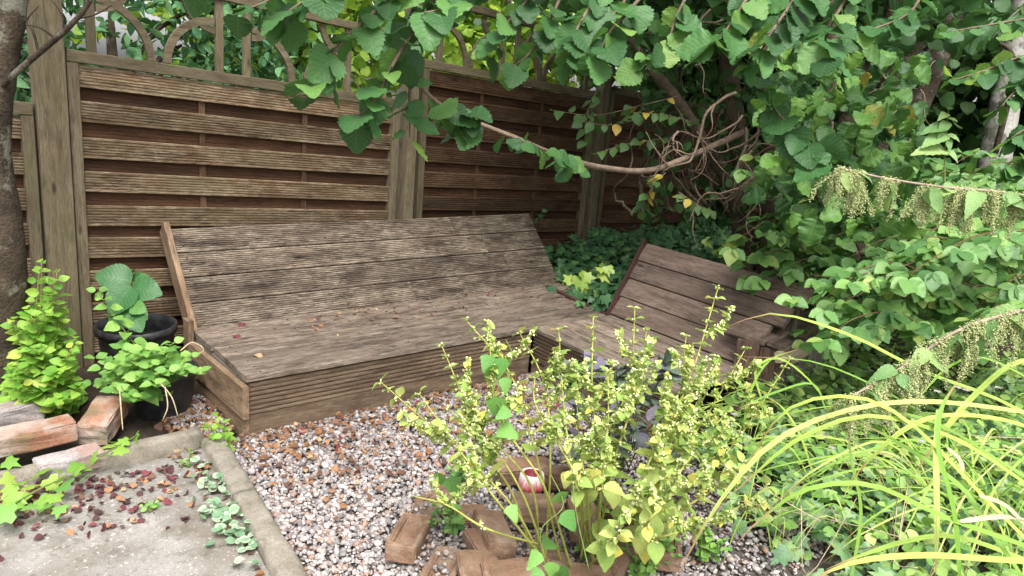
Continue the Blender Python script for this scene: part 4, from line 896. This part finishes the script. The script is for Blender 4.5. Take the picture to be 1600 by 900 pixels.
# bindweed twining in front
t = thing('bindweed', 'heart leaved bindweed climbing the herb stems above the bricks', 'bindweed', Vector(g2))
for pts in ([(855, 900, 2.0), (845, 830, 2.0), (880, 790, 2.05), (860, 740, 2.1)], [(790, 650, 2.1), (770, 610, 2.12), (800, 560, 2.15), (790, 530, 2.2)], [(920, 890, 2.0), (900, 800, 2.05), (895, 740, 2.1)]):
    c = Cloud(); c.tube(spline([at(*p) for p in pts], 6), [.0018, .0015], 5); c.build('stem', MAT['stemg'], t)
for (x, y, d) in [(848, 842, 1.98), (880, 800, 2.0), (842, 862, 1.98), (862, 878, 1.98), (845, 890, 1.96), (872, 770, 2.05), (795, 790, 2.08), (770, 570, 2.12), (790, 590, 2.12), (775, 620, 2.1), (795, 640, 2.1), (788, 560, 2.15), (765, 555, 2.14), (690, 740, 2.3), (705, 745, 2.3), (780, 668, 2.12), (885, 885, 1.98), (868, 895, 1.96)]:
    leafobj(t, 'heart', MAT['bind'], at(x, y, d), -_u+rnd(1, .5)[0], -_f+UP*.4+rnd(1, .4)[0], rng.uniform(.05, .075))
# small weeds between the bricks
for (x, y, nm) in [(720, 745, 'dark green weed under the left herb near the gravel'), (935, 800, 'small weed beside the forward pointing brick'), (1030, 870, 'weed clump right of the lowest bricks'), (715, 830, 'feathery weed between the hollow bricks'), (925, 870, 'weed at the foot of the herb stems'), (1000, 890, 'weed at the lower picture edge by the strap leaves'), (1100, 870, 'leafy weed left of the long strap leaf')]:
    p = on(x, y, 2, -.02); herb('weed', nm, p, [(p, p+V3(rng.normal(0, .05), rng.normal(0, .05), rng.uniform(.05, .11))) for _ in range(6)], MAT['mint2'] if x > 730 else MAT['bramble'], MAT['stemg'], .034, 4, 'weeds among the bricks', indiv=0)
# ---------------------------------------------------------------- strap leaved clump
strap = thing('strap_leaf_clump', 'large clump of arching yellow green strap leaves, lower right', 'plant', Vector(on(1560, 880, 2, -.03)))
def blade(P, w, var, mat=None, name='blade'):
    P = resample(spline(P, 7), 16); t_ = unit(np.gradient(P, axis=0)); s = unit(np.cross(t_, UP*.75-_f*.65)); n = len(P); f = np.linspace(0, 1, n); W = w*np.clip(np.minimum(1.0, (1-f)*3.2+.04), 0, 1)*np.minimum(1, .6+f*3)
    nrm = np.cross(s, t_); V = np.concatenate([P-s*W[:, None]/2+nrm*(W*.18)[:, None], P, P+s*W[:, None]/2+nrm*(W*.18)[:, None]]); F = []
    for i in range(n-1):
        for k_ in (0, n): a_ = k_+i; F += [(a_, a_+1, a_+n+1), (a_, a_+n+1, a_+n)]
    U = np.concatenate([np.c_[-np.ones(n), f], np.c_[np.zeros(n), f], np.c_[np.ones(n), f]]); o_ = np.array(wloc(strap))
    return obj(name, mesh(name, V-o_, F, U, np.full(len(V), var)), mat or MAT['strap'], strap, Matrix.Translation(Vector(o_)))
for (pts, w) in [
 ([(1640, 650, 1.75), (1460, 628, 1.7), (1330, 640, 1.7), (1210, 690, 1.7), (1120, 790, 1.72), (1055, 905, 1.75)], .020),
 ([(1650, 790, 1.6), (1500, 690, 1.6), (1360, 650, 1.62), (1250, 685, 1.65), (1180, 740, 1.68), (1125, 790, 1.7)], .017),
 ([(1650, 870, 1.5), (1480, 810, 1.5), (1360, 758, 1.5), (1260, 765, 1.52), (1190, 810, 1.55), (1150, 850, 1.55)], .018),
 ([(1660, 900, 1.5), (1540, 780, 1.55), (1420, 660, 1.6), (1330, 620, 1.65), (1230, 640, 1.7), (1170, 720, 1.75)], .016),
 ([(1700, 700, 2.1), (1560, 625, 2.1), (1440, 580, 2.15), (1330, 525, 2.2), (1210, 490, 2.25), (1130, 513, 2.3)], .020),
 ([(1700, 740, 1.9), (1540, 700, 1.9), (1380, 610, 2.0), (1270, 565, 2.05), (1155, 557, 2.1)], .010),
 ([(1640, 560, 1.9), (1580, 570, 1.9), (1520, 620, 1.85), (1470, 680, 1.8), (1430, 740, 1.8)], .022),
 ([(1640, 680, 1.7), (1560, 655, 1.7), (1470, 650, 1.7), (1400, 680, 1.7), (1320, 760, 1.72)], .018),
 ([(1500, 915, 1.5), (1490, 800, 1.5), (1465, 700, 1.52), (1470, 640, 1.55), (1500, 590, 1.6)], .018),
 ([(1465, 640, 1.6), (1462, 720, 1.58), (1463, 800, 1.56), (1462, 900, 1.55)], .022),
 ([(1680, 880, 1.45), (1560, 875, 1.42), (1440, 868, 1.4), (1330, 880, 1.4), (1240, 920, 1.4)], .020),
 ([(1640, 890, 1.6), (1500, 840, 1.62), (1420, 845, 1.65), (1340, 870, 1.65), (1290, 890, 1.65)], .018),
 ([(1600, 905, 1.5), (1540, 820, 1.55), (1500, 760, 1.6), (1400, 690, 1.65), (1330, 655, 1.7)], .020),
 ([(1660, 780, 1.7), (1560, 720, 1.75), (1470, 665, 1.8), (1390, 645, 1.85), (1300, 660, 1.9)], .014),
 ([(1330, 905, 1.7), (1345, 800, 1.75), (1330, 720, 1.8), (1325, 660, 1.85)], .013),
 ([(1195, 640, 2.3), (1180, 580, 2.3), (1215, 560, 2.3), (1260, 590, 2.3), (1300, 640, 2.3)], .012),
 ([(1160, 690, 2.3), (1170, 620, 2.3), (1200, 565, 2.3), (1250, 545, 2.3)], .012), ([(1290, 640, 2.2), (1270, 600, 2.2), (1215, 612, 2.2), (1150, 640, 2.2)], .012),
 ([(1270, 740, 2.1), (1250, 680, 2.1), (1225, 640, 2.1), (1200, 620, 2.1)], .012), ([(1640, 610, 2.0), (1540, 560, 2.05), (1480, 575, 2.1), (1420, 640, 2.1)], .012)]:
    blade([at(*p) for p in pts], w*.60, rng.random()*.9)
cb = [on(1570, 860, 2, -.03), on(1480, 820, 2, -.03), on(1640, 800, 2, -.03), on(1380, 790, 2, -.03), on(1280, 690, 2, -.03), on(1200, 680, 2, -.03), on(1600, 700, 2, -.03)]
for i in range(190):
    b = cb[i % 7]+rnd(1, .06)[0]*V3(1, 1, 0); an = rng.uniform(0, 6.28); L = rng.uniform(.35, .75)*(1 if i % 7 < 3 else .6); d = V3(math.cos(an), math.sin(an), 0)-_r0*.25
    hgt = L*rng.uniform(.35, .62); blade([b, b+d*L*.18+UP*hgt*.6, b+d*L*.45+UP*hgt, b+d*L*.8+UP*hgt*.75, b+d*L*1.05+UP*hgt*.3], rng.uniform(.004, .010)*(1 if i % 7 < 3 else .7), rng.random())
for i in range(150):
    b = on(rng.uniform(1130, 1660), rng.uniform(610, 890), 2, -.03); an = rng.uniform(0, 6.28); L = rng.uniform(.15, .42); d = V3(math.cos(an), math.sin(an), 0)-_r0*.2; hgt = L*rng.uniform(.4, .9)
    blade([b, b+d*L*.15+UP*hgt*.6, b+d*L*.45+UP*hgt, b+d*L*.9+UP*hgt*.7], rng.uniform(.0025, .006), rng.random())
for pts in ([(1530, 775, 1.5), (1570, 790, 1.5), (1610, 830, 1.48)], [(1500, 815, 1.5), (1560, 808, 1.5), (1610, 812, 1.48)], [(1480, 700, 1.7), (1500, 720, 1.68), (1505, 745, 1.66)]):
    blade([at(*p) for p in pts], .010, .5, MAT['straw'], 'dry_blade')
for i in range(14):
    x = rng.uniform(1180, 1600); y = rng.uniform(720, 890); d = 1.9; c = Cloud(); a0 = at(x, y, d); c.tube(spline([a0, a0+rnd(1, .08)[0], a0+rnd(1, .14)[0]], 4), [.0016, .001], 4); c.build('dry_stalk', MAT['straw'], strap)
# ---------------------------------------------------------------- nettles
def nettle(label, path, leaves, clusters, sway, clus_len, ls):
    t = thing('nettle', label, 'nettle', Vector(path[-1]), 'flowering nettles hanging over from the right'); c = Cloud(); c.tube(spline(path, 8), [.0022, .0036, .0045], 7); c.build('stem', MAT['nstem'], t)
    P = resample(spline(path, 8), 60)
    for i, f in enumerate(leaves):
        p = P[int(f*59)]; sd_ = -1 if i % 2 else 1; d = unit(-UP*rng.uniform(.2, 1.0)+_r*rng.uniform(.3, .9)*sd_-_f*.35+rnd(1, .2)[0]); leafobj(t, 'nettle%d' % (i % 3), MAT['nettle'], p+d*.01, d, UP*.8-_f*.3+rnd(1, .35)[0], ls*rng.uniform(.8, 1.2)*(.65+.45*f))
    for j, f in enumerate(clusters):
        c = Cloud()
        for k_ in range(14):
            q = P[int(np.clip(f+rng.normal(0, .02), 0, 1)*59)]; L = clus_len*rng.uniform(.35, 1.15); d = unit(-UP+rnd(1, .28)[0]); S = spline([q, q+d*L*.5+rnd(1, .006)[0], q+d*L*.8-UP*L*.2], 5); c.tube(S, [.0009, .0006], 3, .4)
            m = int(L*1500); w_ = resample(S, m)+rnd(m, .0042); c.put('octa', w_, rnd(m), rnd(m), rng.uniform(.0010, .0026, m))
        c.build('flower_catkins', MAT['catkin'], t, 'stuff')
nettle('flowering nettle stem hanging horizontally with four catkin bunches before the bramble', [at(1312, 262, 2.0), at(1380, 278, 2.0), at(1470, 292, 2.0), at(1560, 300, 2.0), at(1680, 320, 2.0)],
       [.02, .04, .07, .1, .22, .24, .38, .4, .43, .52, .55, .6, .68, .7, .75, .78, .82, .86], [.03, .08, .22, .40, .52, .57, .68, .76], 0, .11, .085)
nettle('flowering nettle stem drooping to the lower left across the strap leaves', [at(1325, 622, 1.75), at(1400, 580, 1.75), at(1490, 520, 1.75), at(1570, 492, 1.75), at(1680, 470, 1.75)],
       [.02, .05, .08, .2, .22, .25, .36, .4, .5, .54, .6, .68, .72, .8, .85, .9], [.03, .14, .17, .30, .34, .46, .58, .62, .74, .86], 0, .115, .088)
t = thing('nettle', 'upright young nettle in front of the birch trunk', 'nettle', Vector(on(1480, 420, 2, .2)), 'flowering nettles hanging over from the right'); c = Cloud(); c.tube(spline([at(1478, 340, 3.0), at(1476, 250, 3.0), at(1482, 170, 3.0)], 5), [.004, .002], 6); c.build('stem', MAT['stemg'], t)
for i, (bx, by, tx, ty) in enumerate([(1478, 210, 1435, 228), (1478, 200, 1440, 198), (1480, 210, 1505, 220), (1478, 215, 1490, 235), (1480, 185, 1500, 188), (1480, 190, 1468, 210), (1478, 235, 1418, 234), (1478, 235, 1505, 250), (1482, 172, 1490, 165), (1480, 178, 1468, 182)]):
    p0 = at(bx, by, 3.0); p1 = at(tx, ty, 2.95); leafobj(t, 'nettle%d' % (i % 2), MAT['nettle'], p0, p1-p0, UP*.7-_f*.6, np.linalg.norm(p1-p0)*.85)
# ---------------------------------------------------------------- bramble bushes at right
def bramble(label, canes, base, nper, ls, indiv, mat, name='bramble'):
    t = thing(name, label, 'bush', Vector(base), 'leafy bushes at the right'); cand = []
    for path in canes:
        S = spline(path, 6); c = Cloud(); c.tube(S, [.004, .003, .0015], 6); c.build('cane', MAT['stemr'], t)
        Q, D_, Zn = leafpts(S, nper, .9, .15, .35, .3)
        for q, d, z in zip(Q, D_, Zn):
            pet = q+d*ls*rng.uniform(.5, .9); s_ = unit(np.cross(d, UP)+1e-4); k_ = 5 if rng.random() < .3 else 3
            for a_, m in (((0, 1.0), (1.15, .85), (-1.15, .85)) if k_ == 3 else ((0, 1), (.8, .92), (-.8, .92), (1.7, .75), (-1.7, .75))):
                dd = d*math.cos(a_)+s_*math.sin(a_)-UP*.25; cand.append((pet, dd, z+.5*unit(CAM-pet)+rnd(1, .15)[0], ls*m*rng.uniform(.85, 1.15)))
    dep = np.array([np.dot(c_[0]-CAM, _f) for c_ in cand]); order = np.argsort(dep); c = Cloud()
    for j, i in enumerate(order):
        p, d, z, s = cand[i]
        if j < indiv: leafobj(t, 'bram%d' % (i % 3), mat, p, d, z, s)
        else: c.put('bram%d' % (i % 3), [p], [d], [z], [s])
    c.build('foliage', mat, t, 'stuff')
def pxc(*a): return [at(*p) for p in a]
can = [pxc((1640, 520, 3.3), (1560, 400, 3.3), (1460, 400, 3.2), (1380, 430, 3.1)), pxc((1640, 360, 3.0), (1540, 365, 3.0), (1480, 390, 2.9), (1420, 430, 2.9)), pxc((1600, 500, 3.4), (1500, 440, 3.4), (1400, 440, 3.3), (1300, 475, 3.2), (1235, 470, 3.2)),
       pxc((1620, 430, 3.6), (1520, 380, 3.6), (1400, 370, 3.6), (1330, 400, 3.5)), pxc((1500, 520, 3.5), (1430, 470, 3.5), (1350, 440, 3.5), (1270, 430, 3.5)), pxc((1650, 300, 3.8), (1500, 330, 3.8), (1380, 340, 3.8), (1300, 370, 3.7))]
for i in range(24):
    x = rng.uniform(1330, 1640); y = rng.uniform(360, 530); d = rng.uniform(3.1, 4.0); can.append(pxc((x+90, y+40, d+.2), (x+30, y-10, d), (x-40, y-5, d-.1), (x-90, y+30, d-.1)))
bramble('bramble with fresh green three part leaves beside the arm end', can, on(1500, 560, 2, 0), 13, .09, 290, MAT['bramble'])
can = []
for i in range(52):
    x = rng.uniform(1215, 1620); y = rng.uniform(230, 420); d = rng.uniform(3.9, 4.9); can.append(pxc((x+60, y+60, d+.2), (x+30, y+5, d), (x-20, y-10, d-.1), (x-70, y+20, d-.1)))
bramble('darker leafy bush filling the shade behind the bramble', can, at(1420, 440, 4.6), 11, .095, 150, MAT['bramble'], 'leafy_bush')
# ---------------------------------------------------------------- hazel (twisted) tree
hz = thing('hazel_tree', 'corkscrew hazel with twisted bare twigs and crinkled leaves above the ivy', 'tree', Vector((*at(1190, 350, 5.2)[:2], .05)))
hb = at(1190, 350, 5.2); hb[2] = 0.0
def trunk(parent, pts, r, mat, k=9, name='trunk'):
    c = Cloud(); V, F = tube(spline(pts, 8), r, k); c.raw(V+rng.normal(0, min(.002, np.min(r)*.08), V.shape), F); c.build(name, mat, parent)
trunk(hz, [hb+V3(.1, .1, -.1), at(1165, 290, 5.1), at(1150, 200, 5.0), at(1138, 90, 4.9), at(1130, 10, 4.9), at(1120, -120, 4.9)], [.09, .075, .06, .05, .05], MAT['bark'])
trunk(hz, [hb, at(1150, 320, 5.0), at(1110, 240, 4.8), at(1060, 160, 4.6), at(1020, 110, 4.5), at(985, 60, 4.4)], [.055, .05, .04, .032, .02], MAT['bark'], name='stem')
trunk(hz, [hb+V3(.2, 0, 0), at(1200, 270, 5.0), at(1225, 180, 4.8), at(1240, 80, 4.7), at(1290, -40, 4.6)], [.08, .065, .055, .05], MAT['bark'], name='stem')
trunk(hz, [hb+V3(.35, -.1, 0), at(1290, 280, 4.8), at(1335, 170, 4.7), at(1385, 60, 4.6), at(1420, -60, 4.6)], [.075, .065, .06, .055], MAT['barkd'], name='stem')
# the long low branch that crosses the fence
trunk(hz, [at(1165, 205, 4.8), at(1115, 228, 4.5), at(1060, 252, 4.2), at(1010, 267, 3.9), at(940, 262, 3.5), at(870, 243, 3.1), at(800, 214, 2.8), at(740, 190, 2.6), at(690, 165, 2.45), at(640, 120, 2.35)], [.024, .020, .017, .015, .013, .012, .010, .007, .005], MAT['twig'], 9, 'branch')
# corkscrew twigs
def curly(p0, d0, L, r, n=26, wild=.36, sub=1, part='twisted_twig'):
    P = [np.asarray(p0, float)]; d = unit(d0); st = L/n; ax = unit(rnd(1)[0])
    for i in range(n):
        ax = unit(ax+rnd(1, .5)[0]); d = unit(d+np.cross(ax, d)*wild*rng.uniform(.4, 1.3)+unit(d0)*.16); P.append(P[-1]+d*st)
    c.tube(np.array(P), [r, r*.75, r*.3], 5)
    if sub:
        for j in rng.integers(4, n, 3): curly(P[j], rnd(1)[0]-UP*.4, L*rng.uniform(.25, .5), r*.5, 14, wild, sub-1)
for (x, y, d, dx, dy, L, r) in [(1150, 145, 4.2, -1, .35, .75, .011), (1060, 205, 4.0, -.6, 1, .35, .007), (1165, 200, 4.5, .1, 1, .65, .010), (1185, 190, 4.4, .3, 1, .75, .009), (1175, 235, 4.3, -.6, 1, .55, .008), (1200, 170, 4.3, .1, 1.2, .7, .008), (1130, 30, 4.2, -1, .3, .5, .008), (1110, 15, 4.2, -.6, .8, .45, .008), (1100, 240, 4.2, -.2, 1, .45, .005), (1085, 240, 4.0, -.8, .6, .4, .006), (1170, 285, 4.2, -1, .25, .45, .006), (1190, 300, 4.1, .3, .9, .35, .006), (1300, 190, 3.9, .2, 1, .5, .007), (1380, 130, 4.0, -.4, 1, .5, .006), (1360, 100, 4.0, 1, .2, .6, .006), (1215, 230, 4.2, -.2, 1, .5, .007), (1150, 260, 4.4, .2, 1, .5, .006), (1060, 90, 4.0, -1, -.1, .4, .006), (1160, 180, 4.2, -.4, 1, .6, .007)]:
    c = Cloud(); curly(at(x, y, d), _r*dx-_u*dy, L, r); c.build('twisted_twig', MAT['twig'], hz)
for i in range(26):
    x = rng.uniform(985, 1230); y = rng.uniform(60, 200); d = rng.uniform(4.5, 5.4); q = at(x, y, d); g_ = at(x+rng.normal(20, 45), 335, d+.1); g_[2] = max(g_[2], .1)
    c = Cloud(); S = spline([q, (q*.6+g_*.4)+rnd(1, .08)[0], (q*.3+g_*.7)+rnd(1, .08)[0], g_], 6); c.tube(S+rnd(len(S), .008), [.004, .007, .010], 5); c.build('sucker', MAT['bark'], hz)
c = Cloud(); n = 620; P = np.array([at(rng.uniform(1000, 1260), 60+290*rng.random()**1.3, rng.uniform(4.5, 5.5)) for _ in range(n)])
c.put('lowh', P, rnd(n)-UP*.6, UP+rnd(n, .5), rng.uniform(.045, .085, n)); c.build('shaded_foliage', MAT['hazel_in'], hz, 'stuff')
# crinkled leaves of the hazel (right side of its crown)
cr = []
for i in range(420):
    x = rng.uniform(1190, 1440); y = rng.uniform(60, 345)
    if x < 1230 and y > 200 and rng.random() < .6: continue
    cr.append((x, y, rng.uniform(3.1, 4.3)))
cr.sort(key=lambda q: q[2]); c = Cloud()
for j, (x, y, d) in enumerate(cr):
    p = at(x, y, d); dd = -UP*.75+rnd(1, .55)[0]-_f*.15; z = -_f*.7+UP*.5+rnd(1, .35)[0]; s = rng.uniform(.07, .115)
    if j < 170: leafobj(hz, 'crink%d' % (j % 3), MAT['crink'], p, dd, z, s*rng.uniform(.75, 1.1))
    else: c.put('crink%d' % (j % 3), [p], [dd], [z], [s])
# upper crown above the picture: shades fence and corner
n = 4200; P = np.array([3.7, .7, 3.0])+rnd(n)*np.array([1.5, 1.0, .55]); pr = (P-CAM); dep = pr@_f; sy = 450-FPX*(pr@_u)/np.maximum(dep, .1); P = P[(sy < -25) | (dep > 4.2)]; P = P[P[:, 2] > 1.95]
c.put('lowh', P, rnd(len(P))-UP*.5, UP+rnd(len(P), .45), rng.uniform(.07, .12, len(P)))
n = 5200; P = np.array([at(rng.uniform(880, 1560), rng.uniform(-260, 75)-40*rng.random(), rng.uniform(3.9, 6.6)) for _ in range(n)]); c.put('lowh', P, rnd(n)-UP*.6, UP+rnd(n, .5), rng.uniform(.07, .12, n))
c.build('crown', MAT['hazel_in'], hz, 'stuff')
# yellowing small leaves in front of the dark fence corner
hy = thing('honeysuckle', 'thin climber with small green and yellow leaves before the dark fence corner', 'climber', Vector(at(930, 300, 4.7)))
for (pts) in ([(1060, 150, 4.5), (1000, 165, 4.5), (930, 180, 4.6), (860, 172, 4.7)], [(1050, 215, 4.5), (980, 225, 4.5), (930, 240, 4.5)], [(1040, 270, 4.3), (1020, 290, 4.3), (1000, 330, 4.4)], [(1010, 180, 4.5), (960, 195, 4.5), (900, 190, 4.6)], [(940, 130, 4.6), (920, 170, 4.6), (915, 220, 4.6)], [(1080, 190, 4.4), (1040, 180, 4.4), (985, 175, 4.4)], [(1060, 300, 4.3), (1090, 320, 4.3), (1110, 330, 4.3)]):
    S = spline([at(*p) for p in pts], 6); c = Cloud(); c.tube(S, [.003, .0018], 5); c.build('twig', MAT['twig'], hy)
    Q, D_, Zn = leafpts(S, 12, .8, .4, .2, .4)
    for q, d, z in zip(Q, D_, Zn): leafobj(hy, 'oval%d' % rng.integers(3), MAT['twoliv'], q, d, z-_f*.8, rng.uniform(.055, .085))
# ---------------------------------------------------------------- overhanging hazel boughs in front (large leaves)
oh = thing('hazel_tree', 'green hazel boughs with large toothed leaves hanging over the fence top', 'tree', Vector((2.9, -.3, .0)))
ots = at(1700, 300, 3.2); trunk(oh, [V3(3.2, -.6, -.05), V3(3.1, -.7, 1.2), V3(2.8, -.7, 2.2), V3(2.2, -.6, 2.75)], [.06, .05, .04, .03], MAT['bark'])
boughs = [  # (points in the photo with distance, leaves, leaf size)
 ([(760, -120, 2.3), (660, -40, 2.1), (560, 40, 2.0), (500, 110, 1.95), (480, 150, 1.95)], 17, .105),
 ([(760, -120, 2.3), (680, 0, 2.15), (620, 90, 2.1), (590, 150, 2.1), (555, 185, 2.1)], 17, .09),
 ([(700, -90, 2.2), (640, 30, 2.2), (640, 110, 2.25), (640, 180, 2.3), (640, 215, 2.3)], 13, .088),
 ([(640, 120, 2.35), (690, 165, 2.42), (740, 190, 2.5), (720, 205, 2.5)], 12, .095),
 ([(740, 190, 2.6), (800, 214, 2.7), (870, 243, 2.95), (900, 262, 3.1)], 15, .078),
 ([(640, -150, 2.0), (560, -70, 1.9), (490, -10, 1.85), (440, 25, 1.85)], 13, .095),
 ([(600, -170, 2.0), (480, -110, 1.85), (380, -70, 1.8), (300, -45, 1.8)], 11, .10),
 ([(560, -110, 2.3), (470, -40, 2.3), (420, 0, 2.3), (370, 20, 2.35)], 9, .085),
 ([(760, -100, 2.6), (700, -10, 2.6), (650, 40, 2.6), (600, 60, 2.6)], 13, .09),
 ([(900, -120, 2.6), (840, -20, 2.6), (790, 40, 2.6), (760, 85, 2.65)], 14, .095),
 ([(1000, -80, 2.5), (930, 0, 2.45), (900, 50, 2.4), (890, 95, 2.4)], 11, .10),
 ([(1050, -60, 2.4), (980, 20, 2.35), (950, 55, 2.3), (935, 90, 2.3)], 10, .10),
 ([(900, -60, 2.8), (860, 30, 2.8), (830, 80, 2.8), (800, 105, 2.8)], 11, .09),
 ([(1250, -100, 2.4), (1180, -20, 2.3), (1140, 40, 2.25), (1110, 75, 2.2)], 14, .10),
 ([(1300, -100, 2.3), (1240, 0, 2.25), (1200, 60, 2.2), (1180, 100, 2.2)], 14, .10),
 ([(1360, -80, 2.3), (1320, 0, 2.3), (1290, 60, 2.25), (1310, 110, 2.2)], 13, .09),
 ([(1200, 60, 2.4), (1190, 120, 2.4), (1210, 170, 2.4), (1250, 210, 2.35), (1290, 250, 2.3)], 15, .095),
 ([(1100, -60, 2.7), (1060, 20, 2.7), (1040, 70, 2.7), (1000, 100, 2.7)], 13, .09),
 ([(1000, -40, 2.9), (960, 20, 2.9), (900, 40, 2.9), (860, 45, 2.9)], 12, .09),
 ([(1450, -60, 2.9), (1430, 10, 2.9), (1380, 40, 2.9), (1300, 60, 2.9)], 12, .09),
 ([(1680, 100, 2.9), (1600, 90, 2.9), (1540, 110, 2.9), (1490, 125, 2.9)], 12, .095),
 ([(1680, 20, 3.1), (1600, 30, 3.1), (1540, 40, 3.1), (1480, 50, 3.1)], 10, .09),
 ([(1680, 190, 2.7), (1610, 200, 2.7), (1580, 215, 2.7)], 7, .09),
 ([(1690, 60, 3.6), (1600, 130, 3.6), (1560, 170, 3.6)], 11, .10), ([(1690, 150, 3.8), (1610, 240, 3.8), (1560, 270, 3.8)], 11, .10), ([(1690, -30, 3.8), (1600, 10, 3.8), (1550, 60, 3.8)], 11, .10),
 ([(820, -80, 2.2), (740, -30, 2.1), (700, 10, 2.05), (660, 20, 2.0)], 12, .095)]
for pts, nl, ls in boughs:
    S = spline([at(*p) for p in pts], 6); c = Cloud(); c.tube(S, [.007, .005, .002], 6); c.build('bough', MAT['twig'], oh)
    nl = int(nl*1.35); Q, D_, Zn = leafpts(S[4:], nl, .75, .45, .45, .3)
    for i, (q, d, z) in enumerate(zip(Q, D_, Zn)):
        d = unit(d-_f*.1); leafobj(oh, ('hazel%d', 'wide%d')[rng.integers(2)] % rng.integers(3), MAT['hazel'], q+d*.015, d+rnd(1, .2)[0], z*.75-_f*.35+rnd(1, .25)[0], ls*(.55+.62*rng.random())*1.0)
c = Cloud(); n = 900; P = np.array([1.6, -.1, 2.75])+rnd(n)*np.array([1.3, .8, .35]); pr = P-CAM; dep = pr@_f; sy = 450-FPX*(pr@_u)/np.maximum(dep, .1); P = P[(sy < -30) & (dep > 1.2)]
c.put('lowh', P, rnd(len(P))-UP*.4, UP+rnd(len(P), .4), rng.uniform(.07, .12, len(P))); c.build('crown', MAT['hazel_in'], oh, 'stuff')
# ---------------------------------------------------------------- trees and shrubs beyond the fence
def cloud_tree(name, label, base, cen, rad, n, s, mat, tn='lowh', clumps=40, trunkr=.1, cat='tree', grp='trees and shrubs beyond the fence', lim=None):
    t = thing(name, label, cat, Vector(base), grp); cen = np.array(cen); rad = np.array(rad)
    C = cen+unit(rnd(clumps))*rad*rng.uniform(.25, 1, (clumps, 1))**.6; k = rng.integers(0, clumps, n); P = C[k]+rnd(n)*rad*.17
    if lim is not None: P = P[lim(P)]
    m = len(P); c = Cloud(); c.put(tn, P, rnd(m)-UP*.4, UP*.8+rnd(m, .6), rng.uniform(.7, 1.3, m)*s); c.build('crown', mat, t, 'stuff')
    c = Cloud(); c.tube(spline([np.array(base, float), np.array(base)*.5+cen*.5+rnd(1, .05)[0], cen+UP*rad[2]*.4], 6), [trunkr, trunkr*.7, trunkr*.3], 8)
    for q in C[:14]: c.tube(spline([np.array(base)*.45+cen*.55, (cen+q)/2+rnd(1, .08)[0], q], 4), [trunkr*.3, trunkr*.12], 5)
    c.build('trunk', MAT['barkd'], t); return t
beh = lambda P: P[:, 1] > 1.45+math.tan(TH)*P[:, 0]
cloud_tree('conifer', 'blue green conifer seen through the left trellis', (.2, 3.3, -.1), (.3, 3.4, 1.3), (1.7, .8, 1.1), 7000, .10, MAT['conifer'], 'lance', 60, .1, lim=beh)
cloud_tree('red_leaved_tree', 'red and orange leaved tree beyond the fence at far left', (-2.2, 5.2, -.1), (-1.7, 5.0, 2.3), (.8, .6, .9), 900, .13, MAT['redleaf'], 'lowh', 20, .07, lim=beh)
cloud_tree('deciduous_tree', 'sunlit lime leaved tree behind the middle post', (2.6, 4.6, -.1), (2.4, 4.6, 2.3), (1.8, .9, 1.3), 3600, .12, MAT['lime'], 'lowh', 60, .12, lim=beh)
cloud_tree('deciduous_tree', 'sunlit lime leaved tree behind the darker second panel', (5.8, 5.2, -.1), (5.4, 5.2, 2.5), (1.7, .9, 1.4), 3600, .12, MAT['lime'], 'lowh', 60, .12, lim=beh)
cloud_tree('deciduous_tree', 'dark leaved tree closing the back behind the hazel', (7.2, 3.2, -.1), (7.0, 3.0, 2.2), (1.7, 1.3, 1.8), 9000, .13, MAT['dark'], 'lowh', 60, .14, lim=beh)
G = 'trees in the shaded corner'
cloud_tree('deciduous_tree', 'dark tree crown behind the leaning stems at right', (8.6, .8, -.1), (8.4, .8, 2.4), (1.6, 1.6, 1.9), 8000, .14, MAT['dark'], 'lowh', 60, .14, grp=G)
cloud_tree('deciduous_tree', 'dim green tree filling the upper right corner', (8.0, -1.8, -.1), (7.9, -1.9, 2.1), (1.5, 2.0, 1.9), 9500, .13, MAT['hazel_in'], 'lowh', 60, .12, grp=G)
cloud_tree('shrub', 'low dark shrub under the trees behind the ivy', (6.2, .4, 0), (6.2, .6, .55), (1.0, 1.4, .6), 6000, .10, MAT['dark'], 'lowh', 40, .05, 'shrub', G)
cloud_tree('shrub', 'dark shrub below the birch trunk', (6.0, -1.4, 0), (6.0, -1.3, .6), (1.1, 1.0, .7), 5000, .11, MAT['bramble'], 'lowh', 40, .05, 'shrub', G)
# leaning dark stems, birch
lt2 = thing('tree', 'two leaning brown stems at the upper right', 'tree', Vector((*at(1330, 340, 6.0)[:2], -.05)))
b0 = at(1330, 360, 6.0); b0[2] = -.05
trunk(lt2, [b0, at(1370, 190, 6.0), at(1410, 90, 6.0), at(1450, -20, 6.0), at(1480, -120, 6.0)], [.14, .13, .12, .11], MAT['barkd'], 12)
trunk(lt2, [b0+V3(.2, -.1, 0), at(1400, 250, 6.1), at(1450, 120, 6.2), at(1490, 20, 6.2), at(1540, -120, 6.2)], [.12, .11, .10, .09], MAT['barkd'], 12, 'stem')
bt = thing('birch_tree', 'white barked birch trunk at the right edge', 'tree', Vector((*at(1545, 420, 5.0)[:2], 0)))
q = at(1530, 400, 5.0); q[2] = 0
trunk(bt, [q, at(1545, 300, 5.0), at(1565, 190, 5.0), at(1590, 70, 5.0), at(1610, -40, 5.0), at(1640, -200, 5.0)], [.11, .10, .09, .085, .08], MAT['birch'], 14)
trunk(bt, [at(1555, 240, 4.9), at(1585, 100, 4.7), at(1540, 60, 4.6), at(1500, 75, 4.5)], [.02, .012, .006], MAT['barkd'], 7, 'branch')
